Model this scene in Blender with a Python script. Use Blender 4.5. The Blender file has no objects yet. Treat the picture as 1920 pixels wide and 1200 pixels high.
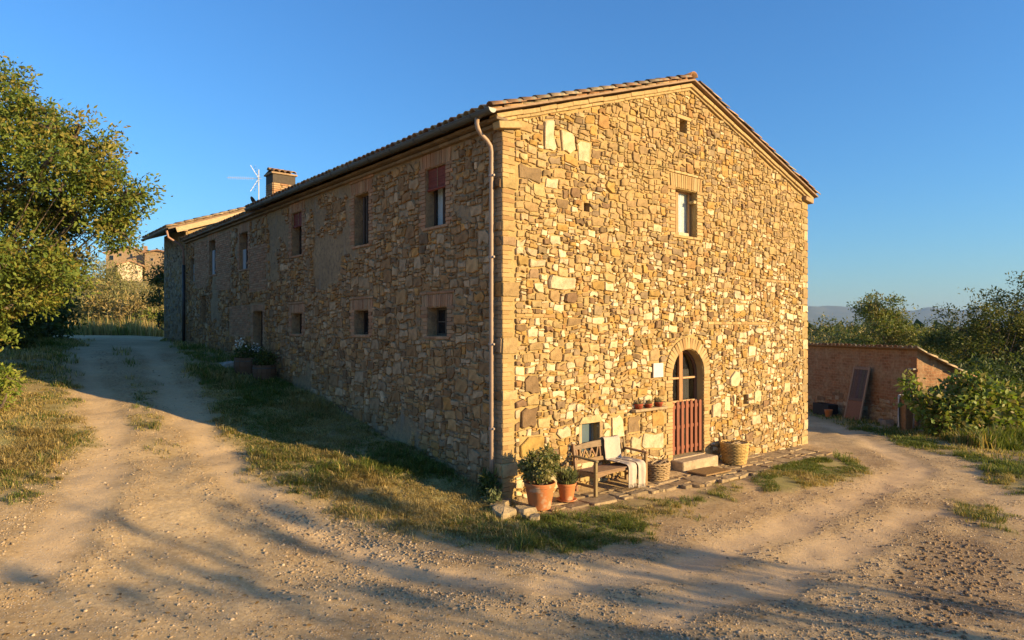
import bpy, math, random
import numpy as np
from mathutils import Vector, Matrix
from mathutils.geometry import tessellate_polygon

random.seed(7)
RNG = np.random.default_rng(7)
scene = bpy.context.scene
COL = scene.collection
R = math.radians

# ------------------------------------------------------------------ camera
CAMH = 2.8
cam_d = bpy.data.cameras.new("camera")
cam = bpy.data.objects.new("camera", cam_d)
COL.objects.link(cam)
cam.location = (0, 0, CAMH)
cam.rotation_euler = (R(90), 0, 0)
cam_d.sensor_width = 36
cam_d.lens = 1252 / 1920 * 36
cam_d.shift_y = 18 / 1920
cam_d.clip_start = 0.1
cam_d.clip_end = 40000
scene.camera = cam

# ------------------------------------------------------------------ world, sun, exposure
SUN_EL = R(14)
sun_h = Vector((0.916, -0.401, 0)).normalized()          # towards the sun, on the ground
sun_v = Vector((sun_h.x * math.cos(SUN_EL), sun_h.y * math.cos(SUN_EL), math.sin(SUN_EL)))
world = bpy.data.worlds.new("World")
scene.world = world
world.use_nodes = True
wn = world.node_tree
bg = wn.nodes["Background"]
sky = wn.nodes.new("ShaderNodeTexSky")
sky.sky_type = 'NISHITA'
sky.sun_disc = False
sky.sun_elevation = SUN_EL
sky.sun_rotation = math.atan2(sun_h.x, sun_h.y)
sky.altitude = 300
sky.air_density = 1.45
sky.dust_density = 0.35
sky.ozone_density = 8.7
wn.links.new(sky.outputs[0], bg.inputs[0])
bg.inputs[1].default_value = 0.12
sun_d = bpy.data.lights.new("sun", 'SUN')
sun_d.energy = 5.0
sun_d.angle = R(0.53)
sun_d.color = (1.0, 0.725, 0.36)
sun = bpy.data.objects.new("sun", sun_d)
COL.objects.link(sun)
sun.rotation_euler = (-sun_v).to_track_quat('-Z', 'Y').to_euler()
scene.view_settings.view_transform = 'Standard'
scene.view_settings.look = 'None'
scene.view_settings.gamma = 1
scene.view_settings.use_curve_mapping = False
scene.view_settings.exposure = 1.05
scene.cycles.use_denoising = True
scene.cycles.max_bounces = 8
scene.cycles.transparent_max_bounces = 16

# ------------------------------------------------------------------ frames of reference
CX, CY = -0.164, 11.4                                    # near corner of the farmhouse
gx, gy = 1500 / 1954, 1252 / 1954
_n = math.hypot(gx, gy); gx /= _n; gy /= _n
HA = math.atan2(gy, gx)
def W(u, v, z=0.0): return Vector((CX + u * gx - v * gy, CY + u * gy + v * gx, z))
def loc(X, Y): return (X - CX) * gx + (Y - CY) * gy, -(X - CX) * gy + (Y - CY) * gx
def sm(x, a, b):
    t = np.clip((np.asarray(x, float) - a) / (b - a), 0, 1); return t * t * (3 - 2 * t)
_P = RNG.random((256, 256))
def vnoise(x, y):
    x = np.asarray(x, float); y = np.asarray(y, float)
    xi = np.floor(x).astype(int); yi = np.floor(y).astype(int)
    fx = x - xi; fy = y - yi; fx = fx * fx * (3 - 2 * fx); fy = fy * fy * (3 - 2 * fy)
    g = lambda a, b: _P[a % 256, b % 256]
    return (g(xi, yi) * (1 - fx) + g(xi + 1, yi) * fx) * (1 - fy) + (g(xi, yi + 1) * (1 - fx) + g(xi + 1, yi + 1) * fx) * fy
def fbm(x, y, o=4):
    s = 0; a = .5
    for i in range(o):
        s = s + a * vnoise(x * 2 ** i + 17 * i, y * 2 ** i + 31 * i); a *= .5
    return s
ZV = [-60, -30, -9, -6, -3, -.8, 0, 1.6, 2.9, 4.4, 5.3, 7.1, 8.8, 14.5, 18, 24, 32, 45, 70, 400]
ZZ = [-1.6, -1.0, -.5, -.42, -.32, -.24, -.14, .15, .36, .5, .68, .98, 1.2, 1.98, 2.15, 2.35, 2.4, 2.5, 2.6, 2.6]
def gz(X, Y):
    X = np.asarray(X, float); Y = np.asarray(Y, float)
    u, v = loc(X, Y)
    zl = np.interp(v, ZV, ZZ)
    a = sm(u, 1.5, 10.7)
    zr = -.34 - .022 * np.clip(u - 10.7, 0, 14) + .02 * np.clip(v, -20, 0)
    z = zl * (1 - a) + zr * a
    z = z + 15 * np.exp(-(((X + 92) / 55) ** 2 + ((Y - 155) / 60) ** 2)) * sm(Y, 45, 90)
    z = z - 5.5 * sm(Y, 32, 62) * sm(X / np.maximum(Y, 1), -.1, .3)
    z = z - 28 * sm(Y, 350, 2200)
    return z
def gz1(X, Y): return float(gz(X, Y))
def px_ground(px, py):
    """ground point seen at a pixel of the 1920 x 1200 photograph"""
    k = (px - 960) / 1252; s = (py - 618) / 1252
    lo = 3.0
    Y = lo
    while Y < 200:
        if CAMH - s * Y < gz1(k * Y, Y): break
        Y += .1
    return k * Y, Y

# ------------------------------------------------------------------ object helpers
def tag(o, label=None, cat=None, group=None, kind=None):
    if label: o['label'] = label
    if cat: o['category'] = cat
    if group: o['group'] = group
    if kind: o['kind'] = kind
    return o
def empty(name, loc_=(0, 0, 0), rz=0.0, label=None, cat=None, group=None):
    o = bpy.data.objects.new(name, None); COL.objects.link(o)
    o.location = loc_; o.rotation_euler = (0, 0, rz); o.empty_display_size = .2
    return tag(o, label, cat, group)
def link(name, me, parent=None, location=None):
    o = bpy.data.objects.new(name, me); COL.objects.link(o)
    if parent is not None: o.parent = parent
    if location is not None: o.location = location
    return o
def npmesh(name, V, F, mat, cols=None, smooth=False):
    """V n x 3, F m x k (k = 3 or 4), cols n x 3 per vertex"""
    V = np.ascontiguousarray(V, np.float32); F = np.ascontiguousarray(F, np.int32)
    me = bpy.data.meshes.new(name)
    m, k = F.shape
    me.vertices.add(len(V)); me.vertices.foreach_set("co", V.ravel())
    me.loops.add(m * k); me.loops.foreach_set("vertex_index", F.ravel())
    me.polygons.add(m)
    me.polygons.foreach_set("loop_start", np.arange(0, m * k, k, dtype=np.int32))
    me.polygons.foreach_set("loop_total", np.full(m, k, np.int32))
    if smooth: me.polygons.foreach_set("use_smooth", np.ones(m, bool))
    me.update(calc_edges=True)
    if cols is not None:
        a = me.color_attributes.new("Col", 'FLOAT_COLOR', 'POINT')
        c = np.ones((len(V), 4), np.float32); c[:, :3] = cols
        a.data.foreach_set("color", c.ravel())
    me.materials.append(mat)
    return me
class MB:
    def __init__(s): s.v = []; s.f = []; s.c = []
    def add(s, vs, fs, col=(1, 1, 1)):
        b = len(s.v); s.v += [tuple(p) for p in vs]; s.f += [tuple(i + b for i in f) for f in fs]; s.c += [tuple(col)] * len(vs); return s
    def box(s, c, d, rot=None, col=(1, 1, 1), bev=0.0):
        """c centre, d full size, rot Matrix 3x3; bev chamfers every edge"""
        x, y, z = d[0] / 2, d[1] / 2, d[2] / 2
        if bev <= 0:
            vs = [Vector((i * x, j * y, k * z)) for i in (-1, 1) for j in (-1, 1) for k in (-1, 1)]
            fs = [(0, 1, 3, 2), (4, 6, 7, 5), (0, 4, 5, 1), (2, 3, 7, 6), (0, 2, 6, 4), (1, 5, 7, 3)]
        else:
            b = min(bev, x * .9, y * .9, z * .9); vs = []; idx = {}
            for i in (-1, 1):
                for j in (-1, 1):
                    for k in (-1, 1):
                        for a in range(3):
                            p = [i * (x - b), j * (y - b), k * (z - b)]
                            p[a] += (i, j, k)[a] * b
                            idx[(i, j, k, a)] = len(vs); vs.append(Vector(p))
            fs = []
            for a in range(3):
                o = [q for q in range(3) if q != a]
                for sgn in (-1, 1):
                    ring = []
                    for s1, s2 in ((-1, -1), (1, -1), (1, 1), (-1, 1)):
                        key = [0, 0, 0]; key[a] = sgn; key[o[0]] = s1; key[o[1]] = s2
                        ring.append(idx[(*key, a)])
                    fs.append(tuple(ring if (sgn > 0) != (a == 1) else ring[::-1]))
            for a in range(3):
                o = [q for q in range(3) if q != a]
                for s1 in (-1, 1):
                    for s2 in (-1, 1):
                        r = []
                        for t in (-1, 1):
                            key = [0, 0, 0]; key[a] = t; key[o[0]] = s1; key[o[1]] = s2
                            r.append((idx[(*key, o[0])], idx[(*key, o[1])]))
                        fs.append((r[0][0], r[0][1], r[1][1], r[1][0]))
            for i in (-1, 1):
                for j in (-1, 1):
                    for k in (-1, 1): fs.append(tuple(idx[(i, j, k, a)] for a in range(3)))
        c = Vector(c)
        return s.add([(rot @ p if rot else p) + c for p in vs], fs, col)
    def bar(s, a, b, w, h, col=(1, 1, 1), up=(0, 0, 1), bev=0.0):
        """rectangular bar from a to b: w across, h along up"""
        a = Vector(a); b = Vector(b); d = (b - a); L = d.length; d.normalize()
        u = Vector(up); sx = d.cross(u)
        if sx.length < 1e-4: sx = d.cross(Vector((1, 0, 0)))
        sx.normalize(); u = sx.cross(d)
        return s.box((a + b) / 2, (L, w, h), Matrix((d, sx, u)).transposed(), col, bev)
    def tube(s, pts, rad, n=8, col=(1, 1, 1), cap=True):
        pts = [Vector(p) for p in pts]
        rr = rad if hasattr(rad, '__len__') else [rad] * len(pts)
        b = len(s.v); ref = None
        for i, p in enumerate(pts):
            t = (pts[min(i + 1, len(pts) - 1)] - pts[max(i - 1, 0)]).normalized()
            if ref is None: ref = t.orthogonal().normalized()
            ref = (ref - t * ref.dot(t)).normalized(); o = t.cross(ref)
            for k in range(n):
                a = 2 * math.pi * k / n
                s.v.append(tuple(p + (ref * math.cos(a) + o * math.sin(a)) * rr[i])); s.c.append(tuple(col))
        for i in range(len(pts) - 1):
            for k in range(n):
                s.f.append((b + i * n + k, b + i * n + (k + 1) % n, b + (i + 1) * n + (k + 1) % n, b + (i + 1) * n + k))
        if cap:
            s.f.append(tuple(b + k for k in range(n))[::-1]); s.f.append(tuple(b + (len(pts) - 1) * n + k for k in range(n)))
        return s
    def lathe(s, prof, n=32, c=(0, 0, 0), col=(1, 1, 1), sx=1.0, sy=1.0, wob=0.0):
        b = len(s.v)
        for i, (r, z) in enumerate(prof):
            for k in range(n):
                a = 2 * math.pi * k / n; q = r * (1 + wob * math.sin(3 * a + z * 5))
                s.v.append((c[0] + q * math.cos(a) * sx, c[1] + q * math.sin(a) * sy, c[2] + z)); s.c.append(tuple(col))
        for i in range(len(prof) - 1):
            for k in range(n): s.f.append((b + i * n + k, b + i * n + (k + 1) % n, b + (i + 1) * n + (k + 1) % n, b + (i + 1) * n + k))
        return s
    def prism(s, poly, d0, d1, fmap, col=(1, 1, 1)):
        """poly 2D list; fmap(s, t, depth) -> 3D"""
        n = len(poly)
        vs = [fmap(p[0], p[1], d0) for p in poly] + [fmap(p[0], p[1], d1) for p in poly]
        fs = [tuple(range(n))[::-1], tuple(range(n, 2 * n))] + [(i, (i + 1) % n, n + (i + 1) % n, n + i) for i in range(n)]
        return s.add(vs, fs, col)
    def mesh(s, name, mat, smooth=False):
        me = bpy.data.meshes.new(name); me.from_pydata(s.v, [], s.f)
        a = me.color_attributes.new("Col", 'FLOAT_COLOR', 'POINT')
        c = np.ones((len(s.v), 4), np.float32); c[:, :3] = np.array(s.c, np.float32).reshape(-1, 3)
        a.data.foreach_set("color", c.ravel())
        me.materials.append(mat)
        if smooth: me.polygons.foreach_set("use_smooth", np.ones(len(me.polygons), bool))
        me.update(); return me
    def build(s, name, mat, parent=None, location=None, smooth=False):
        return link(name, s.mesh(name, mat, smooth), parent, location)

# ------------------------------------------------------------------ materials
def nodes(name):
    m = bpy.data.materials.new(name); m.use_nodes = True
    nt = m.node_tree; return m, nt, nt.nodes["Principled BSDF"]
def N(nt, t, **kw):
    n = nt.nodes.new(t)
    for k, v in kw.items():
        if k.startswith('i_'):
            n.inputs[int(k[2:]) if k[2:].isdigit() else k[2:].replace('_', ' ')].default_value = v
        else: setattr(n, k, v)
    return n
def noise(nt, co, scale, detail=4, rough=.55, dist=0.0):
    n = N(nt, 'ShaderNodeTexNoise'); n.inputs['Scale'].default_value = scale; n.inputs['Detail'].default_value = detail
    n.inputs['Roughness'].default_value = rough; n.inputs['Distortion'].default_value = dist
    nt.links.new(co, n.inputs['Vector']); return n.outputs[0]
def ramp(nt, f, a, b, c0=(0, 0, 0, 1), c1=(1, 1, 1, 1)):
    r = N(nt, 'ShaderNodeValToRGB'); r.color_ramp.elements[0].position = a; r.color_ramp.elements[1].position = b
    r.color_ramp.elements[0].color = c0; r.color_ramp.elements[1].color = c1
    nt.links.new(f, r.inputs[0]); return r.outputs[0]
def mix(nt, f, a, b, typ='MIX'):
    n = N(nt, 'ShaderNodeMix', data_type='RGBA', blend_type=typ)
    for sock, val in ((n.inputs[0], f), (n.inputs[6], a), (n.inputs[7], b)):
        if hasattr(val, 'links'): nt.links.new(val, sock)
        else: sock.default_value = val if not isinstance(val, tuple) else (*val, 1)[:4]
    return n.outputs[2]
def coord(nt, which='Object'):
    return N(nt, 'ShaderNodeTexCoord').outputs[which]
def bumped(nt, bsdf, h, strength, dist=.01):
    b = N(nt, 'ShaderNodeBump'); b.inputs['Strength'].default_value = strength; b.inputs['Distance'].default_value = dist
    nt.links.new(h, b.inputs['Height']); nt.links.new(b.outputs[0], bsdf.inputs['Normal'])
def surf(name, c1=(1, 1, 1), c2=(.7, .7, .7), scale=6, rough=.85, bscale=40, bstr=.5, bdist=.01, attr=False, spec=.3, spots=None, metal=0.0, stretch=None):
    m, nt, b = nodes(name)
    co = coord(nt)
    if stretch:
        mp = N(nt, 'ShaderNodeMapping'); mp.inputs['Scale'].default_value = stretch; nt.links.new(co, mp.inputs[0]); co = mp.outputs[0]
    f = ramp(nt, noise(nt, co, scale, 6, .6), .3, .7)
    col = mix(nt, f, c1, c2)
    if attr:
        at = N(nt, 'ShaderNodeAttribute', attribute_name='Col').outputs[0]
        col = mix(nt, 1.0, at, col, 'MULTIPLY')
    if spots:
        sp = ramp(nt, noise(nt, co, spots[1], 3, .5), spots[2], spots[2] + .1)
        col = mix(nt, sp, col, spots[0])
    nt.links.new(col, b.inputs['Base Color'])
    b.inputs['Roughness'].default_value = rough; b.inputs['Specular IOR Level'].default_value = spec; b.inputs['Metallic'].default_value = metal
    if bstr: bumped(nt, b, noise(nt, co, bscale, 5, .65), bstr, bdist)
    return m
def leafmat(name, transl=.35, rough=.55):
    m, nt, b = nodes(name)
    at = N(nt, 'ShaderNodeAttribute', attribute_name='Col').outputs[0]
    nt.links.new(at, b.inputs['Base Color']); b.inputs['Roughness'].default_value = rough; b.inputs['Specular IOR Level'].default_value = .25
    tr = N(nt, 'ShaderNodeBsdfTranslucent'); nt.links.new(mix(nt, 1.0, at, (1.0, 1.0, .5), 'MULTIPLY'), tr.inputs[0])
    ms = N(nt, 'ShaderNodeMixShader'); ms.inputs[0].default_value = transl
    nt.links.new(b.outputs[0], ms.inputs[1]); nt.links.new(tr.outputs[0], ms.inputs[2])
    nt.links.new(ms.outputs[0], nt.nodes['Material Output'].inputs[0]); return m
M_STONE = surf("rubble_stone", (1.14, 1.11, 1.06), (.60, .575, .53), 7, .9, 30, .75, .025, attr=True, spec=.2)
M_MORT = surf("lime_mortar", (.45, .315, .135), (.33, .225, .095), 3.5, .95, 26, .9, .03, spec=.1, spots=((.21, .145, .07), 1.3, .60))
M_BRICK = surf("old_brick", (1.1, 1.08, 1.05), (.75, .72, .68), 14, .9, 45, .5, .012, attr=True, spec=.2)
M_TILE = surf("clay_tile", (1.1, 1.05, 1.0), (.6, .6, .55), 10, .9, 30, .5, .012, attr=True, spec=.2, spots=((.2, .19, .14), 5, .62))
M_PLAIN = surf("plain_tinted", (1.04, 1.04, 1.04), (.88, .88, .88), 12, .7, 50, .15, .004, attr=True)
M_WOOD = surf("weathered_wood", (1.1, 1.08, 1.05), (.62, .58, .52), 9, .75, 30, .35, .006, attr=True, stretch=(1, 6, 6))
M_WOODZ = surf("upright_wood", (1.1, 1.08, 1.05), (.66, .62, .56), 9, .75, 30, .35, .006, attr=True, stretch=(6, 6, 1))
M_BARK = surf("bark", (.17, .125, .085), (.08, .06, .045), 8, .95, 18, .9, .03, stretch=(3, 3, .7))
M_LEAF = leafmat("leaf")
M_GRASS = leafmat("grass_blade", .4, .6)
M_TERRA = surf("terracotta", (.52, .185, .06), (.44, .155, .055), 5, .85, 60, .15, .004, spots=((.52, .34, .21), 5.5, .56))
M_SOIL = surf("soil", (.06, .045, .03), (.035, .027, .02), 20, 1, 40, .8, .02)
M_METAL = surf("painted_metal", (1.0, 1.0, 1.0), (.8, .8, .8), 5, .5, 20, .1, .004, attr=True, spec=.4)
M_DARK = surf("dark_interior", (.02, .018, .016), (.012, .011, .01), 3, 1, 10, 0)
M_CLOTH = surf("cream_cloth", (.47, .40, .32), (.40, .335, .265), 25, .95, 260, .35, .004, spec=.1)
M_WICK = surf("wicker", (1.08, 1.05, 1.0), (.62, .58, .5), 22, .7, 60, .3, .005, attr=True)
def glassmat(name, col, rough=.06):
    m, nt, b = nodes(name)
    b.inputs['Base Color'].default_value = (*col, 1); b.inputs['Roughness'].default_value = rough; b.inputs['Specular IOR Level'].default_value = .6
    bumped(nt, b, noise(nt, coord(nt), 2.5, 1), .06, .02); return m
M_GLASS = glassmat("dark_glass", (.012, .013, .015))
def clearglass():
    m, nt, b = nodes("window_glass")
    tr = N(nt, 'ShaderNodeBsdfTransparent'); tr.inputs[0].default_value = (.9, .93, .93, 1)
    gl = N(nt, 'ShaderNodeBsdfGlossy'); gl.inputs['Roughness'].default_value = .03
    lw = N(nt, 'ShaderNodeLayerWeight'); lw.inputs[0].default_value = .5; pw = N(nt, 'ShaderNodeMath', operation='POWER'); pw.inputs[1].default_value = 3.5; nt.links.new(lw.outputs['Facing'], pw.inputs[0]); fr = N(nt, 'ShaderNodeMath', operation='MULTIPLY_ADD'); fr.inputs[1].default_value = .7; fr.inputs[2].default_value = .035; nt.links.new(pw.outputs[0], fr.inputs[0])
    ms = N(nt, 'ShaderNodeMixShader'); nt.links.new(fr.outputs[0], ms.inputs[0]); nt.links.new(tr.outputs[0], ms.inputs[1]); nt.links.new(gl.outputs[0], ms.inputs[2])
    nt.links.new(ms.outputs[0], nt.nodes['Material Output'].inputs[0]); return m
M_CLEAR = clearglass()

# ------------------------------------------------------------------ ground masks, traced once on the ground
def on_ground(pts): return np.array([px_ground(*p) for p in pts])
def sdist(X, Y, poly):
    """signed distance to a polygon, positive inside"""
    X = np.asarray(X, float); Y = np.asarray(Y, float); d = np.full(X.shape, 1e9); ins = np.zeros(X.shape, bool); n = len(poly)
    for i in range(n):
        x0, y0 = poly[i]; x1, y1 = poly[(i + 1) % n]; ex, ey = x1 - x0, y1 - y0
        t = np.clip(((X - x0) * ex + (Y - y0) * ey) / (ex * ex + ey * ey + 1e-12), 0, 1)
        d = np.minimum(d, np.hypot(X - x0 - t * ex, Y - y0 - t * ey))
        c = (y0 > Y) != (y1 > Y)
        ins ^= c & (X < x0 + ex * (Y - y0) / (ey if abs(ey) > 1e-12 else 1e-12))
    return np.where(ins, d, -d)
_a = on_ground([(318, 652), (345, 700), (400, 775), (425, 830), (480, 890), (560, 945), (640, 975), (720, 1005), (800, 1025), (880, 1035)])
VERGE = np.vstack([_a, [W(-.9, -2.6)[:2], W(-.35, -1.0)[:2], W(.3, -.3)[:2], W(.25, 2)[:2], W(.25, 25)[:2]]])
FRONT = on_ground([(860, 980), (960, 965), (1080, 960), (1180, 940), (1290, 930), (1380, 905), (1420, 920), (1300, 965), (1240, 1005), (1150, 1040), (1040, 1050), (930, 1045), (850, 1035)])
FRONTR = on_ground([(1400, 898), (1470, 872), (1545, 855), (1590, 850), (1640, 885), (1600, 905), (1520, 918), (1430, 930)])
LEFT = np.vstack([on_ground([(60, 935), (120, 880), (165, 820), (150, 760), (140, 700), (130, 662), (170, 641)]), [[-30, 38], [-40, 30], [-25, 8], [-12, 6]]])
MID = on_ground([(215, 660), (245, 655), (285, 720), (310, 800), (330, 860), (260, 850), (240, 790), (235, 720)])
RIGHT = np.vstack([on_ground([(1516, 776), (1570, 800), (1640, 815), (1720, 845), (1800, 865), (1880, 905), (1915, 935)]), [[20, 16], [40, 25], [40, 60], [10, 60]]])
RPATCH = on_ground([(1760, 935), (1830, 945), (1915, 965), (1915, 1010), (1840, 985), (1780, 965)])
LPATCH = on_ground([(5, 890), (60, 895), (55, 950), (0, 960)])
def grass_amount(X, Y):
    wob = (fbm(X * 1.3, Y * 1.3) - .47) * 1.1
    g = sm(sdist(X, Y, VERGE) + wob * .9, -.15, .5)
    g = np.maximum(g, .62 * sm(sdist(X, Y, FRONT) + wob, -.1, .35))
    g = np.maximum(g, .9 * sm(sdist(X, Y, FRONTR) + wob * .5, -.1, .3))
    g = np.maximum(g, .9 * sm(sdist(X, Y, LEFT) + wob * 1.2, -.3, .5))
    g = np.maximum(g, .35 * sm(sdist(X, Y, MID) + wob, -.05, .35))
    g = np.maximum(g, .95 * sm(sdist(X, Y, RIGHT) + wob, -.2, .4))
    g = np.maximum(g, .5 * sm(sdist(X, Y, RPATCH) + wob, -.1, .4))
    g = np.maximum(g, .9 * sm(sdist(X, Y, LPATCH) + wob * .4, -.1, .2))
    far = sm(Y, 40, 46)
    return np.maximum(g, far)

# ------------------------------------------------------------------ ground sheet
def axis(lo, hi, step, far_lo, far_hi, grow):
    a = list(np.arange(lo, hi + 1e-6, step)); s = step; x = a[-1]
    while x < far_hi: s *= grow; x += s; a.append(x)
    s = step; x = a[0]; pre = []
    while x > far_lo: s *= grow; x -= s; pre.append(x)
    return np.array(pre[::-1] + a)
xs = axis(-11, 10, .1, -9000, 14000, 1.13); ys = axis(5, 21, .1, -60, 16000, 1.11)
GX, GY = np.meshgrid(xs, ys)
GA = grass_amount(GX, GY)
near = 1 - sm(GY, 18, 40)
GZ = gz(GX, GY) + near * ((fbm(GX * .9, GY * .9, 5) - .47) * .10 + (vnoise(GX * 5, GY * 5) - .5) * .018 * (1 - GA))
GZ += GA * near * .03
uu, vv = loc(GX, GY)
inside = (uu > .12) & (uu < 10.6) & (vv > .12) & (vv < 20)
GZ = np.where(inside, np.minimum(GZ, -.1) - .3, GZ)
def pdist(X, Y, line):
    d = np.full(np.shape(X), 1e9)
    for (x0_, y0_), (x1_, y1_) in zip(line[:-1], line[1:]):
        ex, ey = x1_ - x0_, y1_ - y0_; t = np.clip(((X - x0_) * ex + (Y - y0_) * ey) / (ex * ex + ey * ey + 1e-9), 0, 1)
        d = np.minimum(d, np.hypot(X - x0_ - t * ex, Y - y0_ - t * ey))
    return d
RUTS = [on_ground(p_) for p_ in ([(150, 648), (168, 700), (195, 770), (205, 850), (160, 950), (60, 1060)], [(265, 650), (320, 730), (365, 800), (440, 890), (560, 985), (760, 1070), (1010, 1100), (1270, 1065), (1470, 990), (1640, 920), (1720, 880), (1640, 835), (1560, 800)], [(1920, 960), (1720, 965), (1500, 1060), (1250, 1160)])]
def rut(X, Y):
    w = (fbm(X * 1.1 + 60, Y * 1.1, 3) - .45) * .5
    d = np.min([pdist(X, Y, r_) for r_ in RUTS], axis=0) + w
    return (1 - sm(d, .12, .42)), sm(d, .3, .5) * (1 - sm(d, .55, 1.0))
rt_, berm = rut(GX, GY)
GZ += near * (berm * .010 - rt_ * .016) * (1 - GA) + near * (1 - GA) * (vnoise(GX * 3.1 + 5, GY * 3.1) - .5) * .02
SOILP = on_ground([(1730, 1000), (1910, 1030), (1915, 1190), (1700, 1195), (1640, 1100)])
soilp = sm(sdist(GX, GY, SOILP) + (fbm(GX * 1.6, GY * 1.6) - .47) * 1.2, -.2, .4)
stone_patch = sm(fbm(GX * .55 + 9, GY * .55 + 4, 3), .46, .60)
nx, ny = len(xs), len(ys)
ii = np.arange(nx * ny).reshape(ny, nx)
F = np.stack([ii[:-1, :-1], ii[:-1, 1:], ii[1:, 1:], ii[1:, :-1]], -1).reshape(-1, 4)
def groundmat():
    m, nt, b = nodes("dirt_and_turf")
    co = coord(nt)
    at = N(nt, 'ShaderNodeAttribute', attribute_name='Col').outputs[0]
    sep = N(nt, 'ShaderNodeSeparateColor'); nt.links.new(at, sep.inputs[0])
    d = mix(nt, ramp(nt, noise(nt, co, .9, 8, .62), .32, .68), (.49, .34, .168), (.64, .46, .238))
    d = mix(nt, ramp(nt, noise(nt, co, 14, 6, .7), .35, .7), d, mix(nt, 1.0, d, (.62, .6, .58), 'MULTIPLY'))
    d = mix(nt, 1.0, d, ramp(nt, noise(nt, co, .33, 4, .6), .38, .60, (.74, .72, .70, 1), (1.04, 1.04, 1.04, 1)), 'MULTIPLY')
    d = mix(nt, sep.outputs[1], d, mix(nt, .5, d, (.66, .465, .26)))
    d = mix(nt, sep.outputs[2], d, mix(nt, .75, d, (.20, .135, .075)))
    vo = N(nt, 'ShaderNodeTexVoronoi', feature='F1'); vo.inputs['Scale'].default_value = 34; nt.links.new(co, vo.inputs['Vector'])
    peb = ramp(nt, vo.outputs['Distance'], .18, .42, (1, 1, 1, 1), (0, 0, 0, 1))
    vs = N(nt, 'ShaderNodeSeparateColor'); nt.links.new(vo.outputs['Color'], vs.inputs[0])
    pk = ramp(nt, vs.outputs[0], .45, .55)
    pm = N(nt, 'ShaderNodeMath', operation='MULTIPLY'); nt.links.new(peb, pm.inputs[0]); nt.links.new(pk, pm.inputs[1])
    pebc = mix(nt, vs.outputs[1], (.36, .28, .20), (.56, .46, .34))
    d = mix(nt, pm.outputs[0], d, pebc)
    soil = mix(nt, ramp(nt, noise(nt, co, 3.5, 6), .35, .65), (.24, .175, .08), (.38, .28, .13))
    soil = mix(nt, ramp(nt, noise(nt, co, .08, 3), .4, .6), soil, mix(nt, 1.0, soil, (.8, 1.0, .7), 'MULTIPLY'))
    col = mix(nt, sep.outputs[0], d, soil)
    nt.links.new(col, b.inputs['Base Color']); b.inputs['Roughness'].default_value = .95; b.inputs['Specular IOR Level'].default_value = .12
    n1 = noise(nt, co, 22, 8, .72); a = N(nt, 'ShaderNodeMath', operation='MULTIPLY_ADD'); a.inputs[1].default_value = .35
    nt.links.new(pm.outputs[0], a.inputs[0]); nt.links.new(n1, a.inputs[2])
    bumped(nt, b, a.outputs[0], .6, .02); return m
gme = npmesh("ground", np.stack([GX, GY, GZ], -1).reshape(-1, 3), F, groundmat(), np.stack([GA, rt_, soilp], -1).reshape(-1, 3), smooth=True)
tag(link("ground", gme), kind='structure')
def zat(X, Y):
    """height of the ground sheet itself (bilinear)"""
    X = np.atleast_1d(np.asarray(X, float)); Y = np.atleast_1d(np.asarray(Y, float))
    i = np.clip(np.searchsorted(xs, X) - 1, 0, nx - 2); j = np.clip(np.searchsorted(ys, Y) - 1, 0, ny - 2)
    fx = (X - xs[i]) / (xs[i + 1] - xs[i]); fy = (Y - ys[j]) / (ys[j + 1] - ys[j])
    return (GZ[j, i] * (1 - fx) + GZ[j, i + 1] * fx) * (1 - fy) + (GZ[j + 1, i] * (1 - fx) + GZ[j + 1, i + 1] * fx) * fy
def z1(X, Y): return float(zat(X, Y)[0])

# ------------------------------------------------------------------ masonry packing
def pack(occ, res, levels, grow, rng):
    H, Wd = occ.shape; out = []
    for (w0, w1, h0, h1, tries) in levels:
        free = np.argwhere(~occ)
        if not len(free): break
        pick = free[rng.integers(0, len(free), tries)]
        ws = (rng.uniform(w0, w1, tries) / res).astype(int); hs = (rng.uniform(h0, h1, tries) / res).astype(int)
        for (j, i), w, h in zip(pick, ws, hs):
            i0 = i - w // 2; j0 = j - h // 2; i1 = i0 + w; j1 = j0 + h
            if i0 < 0 or j0 < 0 or i1 > Wd or j1 > H: continue
            if occ[j0:j1, i0:i1].any(): continue
            occ[j0:j1, i0:i1] = True; out.append([i0, i1, j0, j1])
    for r in out:
        g = grow
        for side in rng.permutation(4):
            for _ in range(g):
                i0, i1, j0, j1 = r
                if side == 0:
                    if i0 == 0 or occ[j0:j1, i0 - 1].any(): break
                    occ[j0:j1, i0 - 1] = True; r[0] -= 1
                elif side == 1:
                    if i1 >= Wd or occ[j0:j1, i1].any(): break
                    occ[j0:j1, i1] = True; r[1] += 1
                elif side == 2:
                    if j0 == 0 or occ[j0 - 1, i0:i1].any(): break
                    occ[j0 - 1, i0:i1] = True; r[2] -= 1
                else:
                    if j1 >= H or occ[j1, i0:i1].any(): break
                    occ[j1, i0:i1] = True; r[3] += 1
    return [(r[0] * res, r[1] * res, r[2] * res, r[3] * res) for r in out]
WARP_OFF = []
def warp(wall, x, y):
    """courses wander and joints lean: one smooth distortion for a whole wall, none beside openings and quoins"""
    o = 0 if wall == 'g' else 50
    dx = (vnoise(x * 2.6 + o, y * 2.6 + 9) - .5) * .085 + (vnoise(x * 8 + o, y * 8 + 3) - .5) * .05
    dy = (vnoise(x * 2.1 + 77 + o, y * 2.6) - .5) * .085 + (vnoise(x * 8 + 31 + o, y * 8) - .5) * .045
    k = 1.0
    for a, b, c, d in occ_rects[wall]:
        q = max(a - x, x - b, c - y, y - d); k = min(k, max(0., q / .12))
    return x + dx * k, y + dy * k
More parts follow.
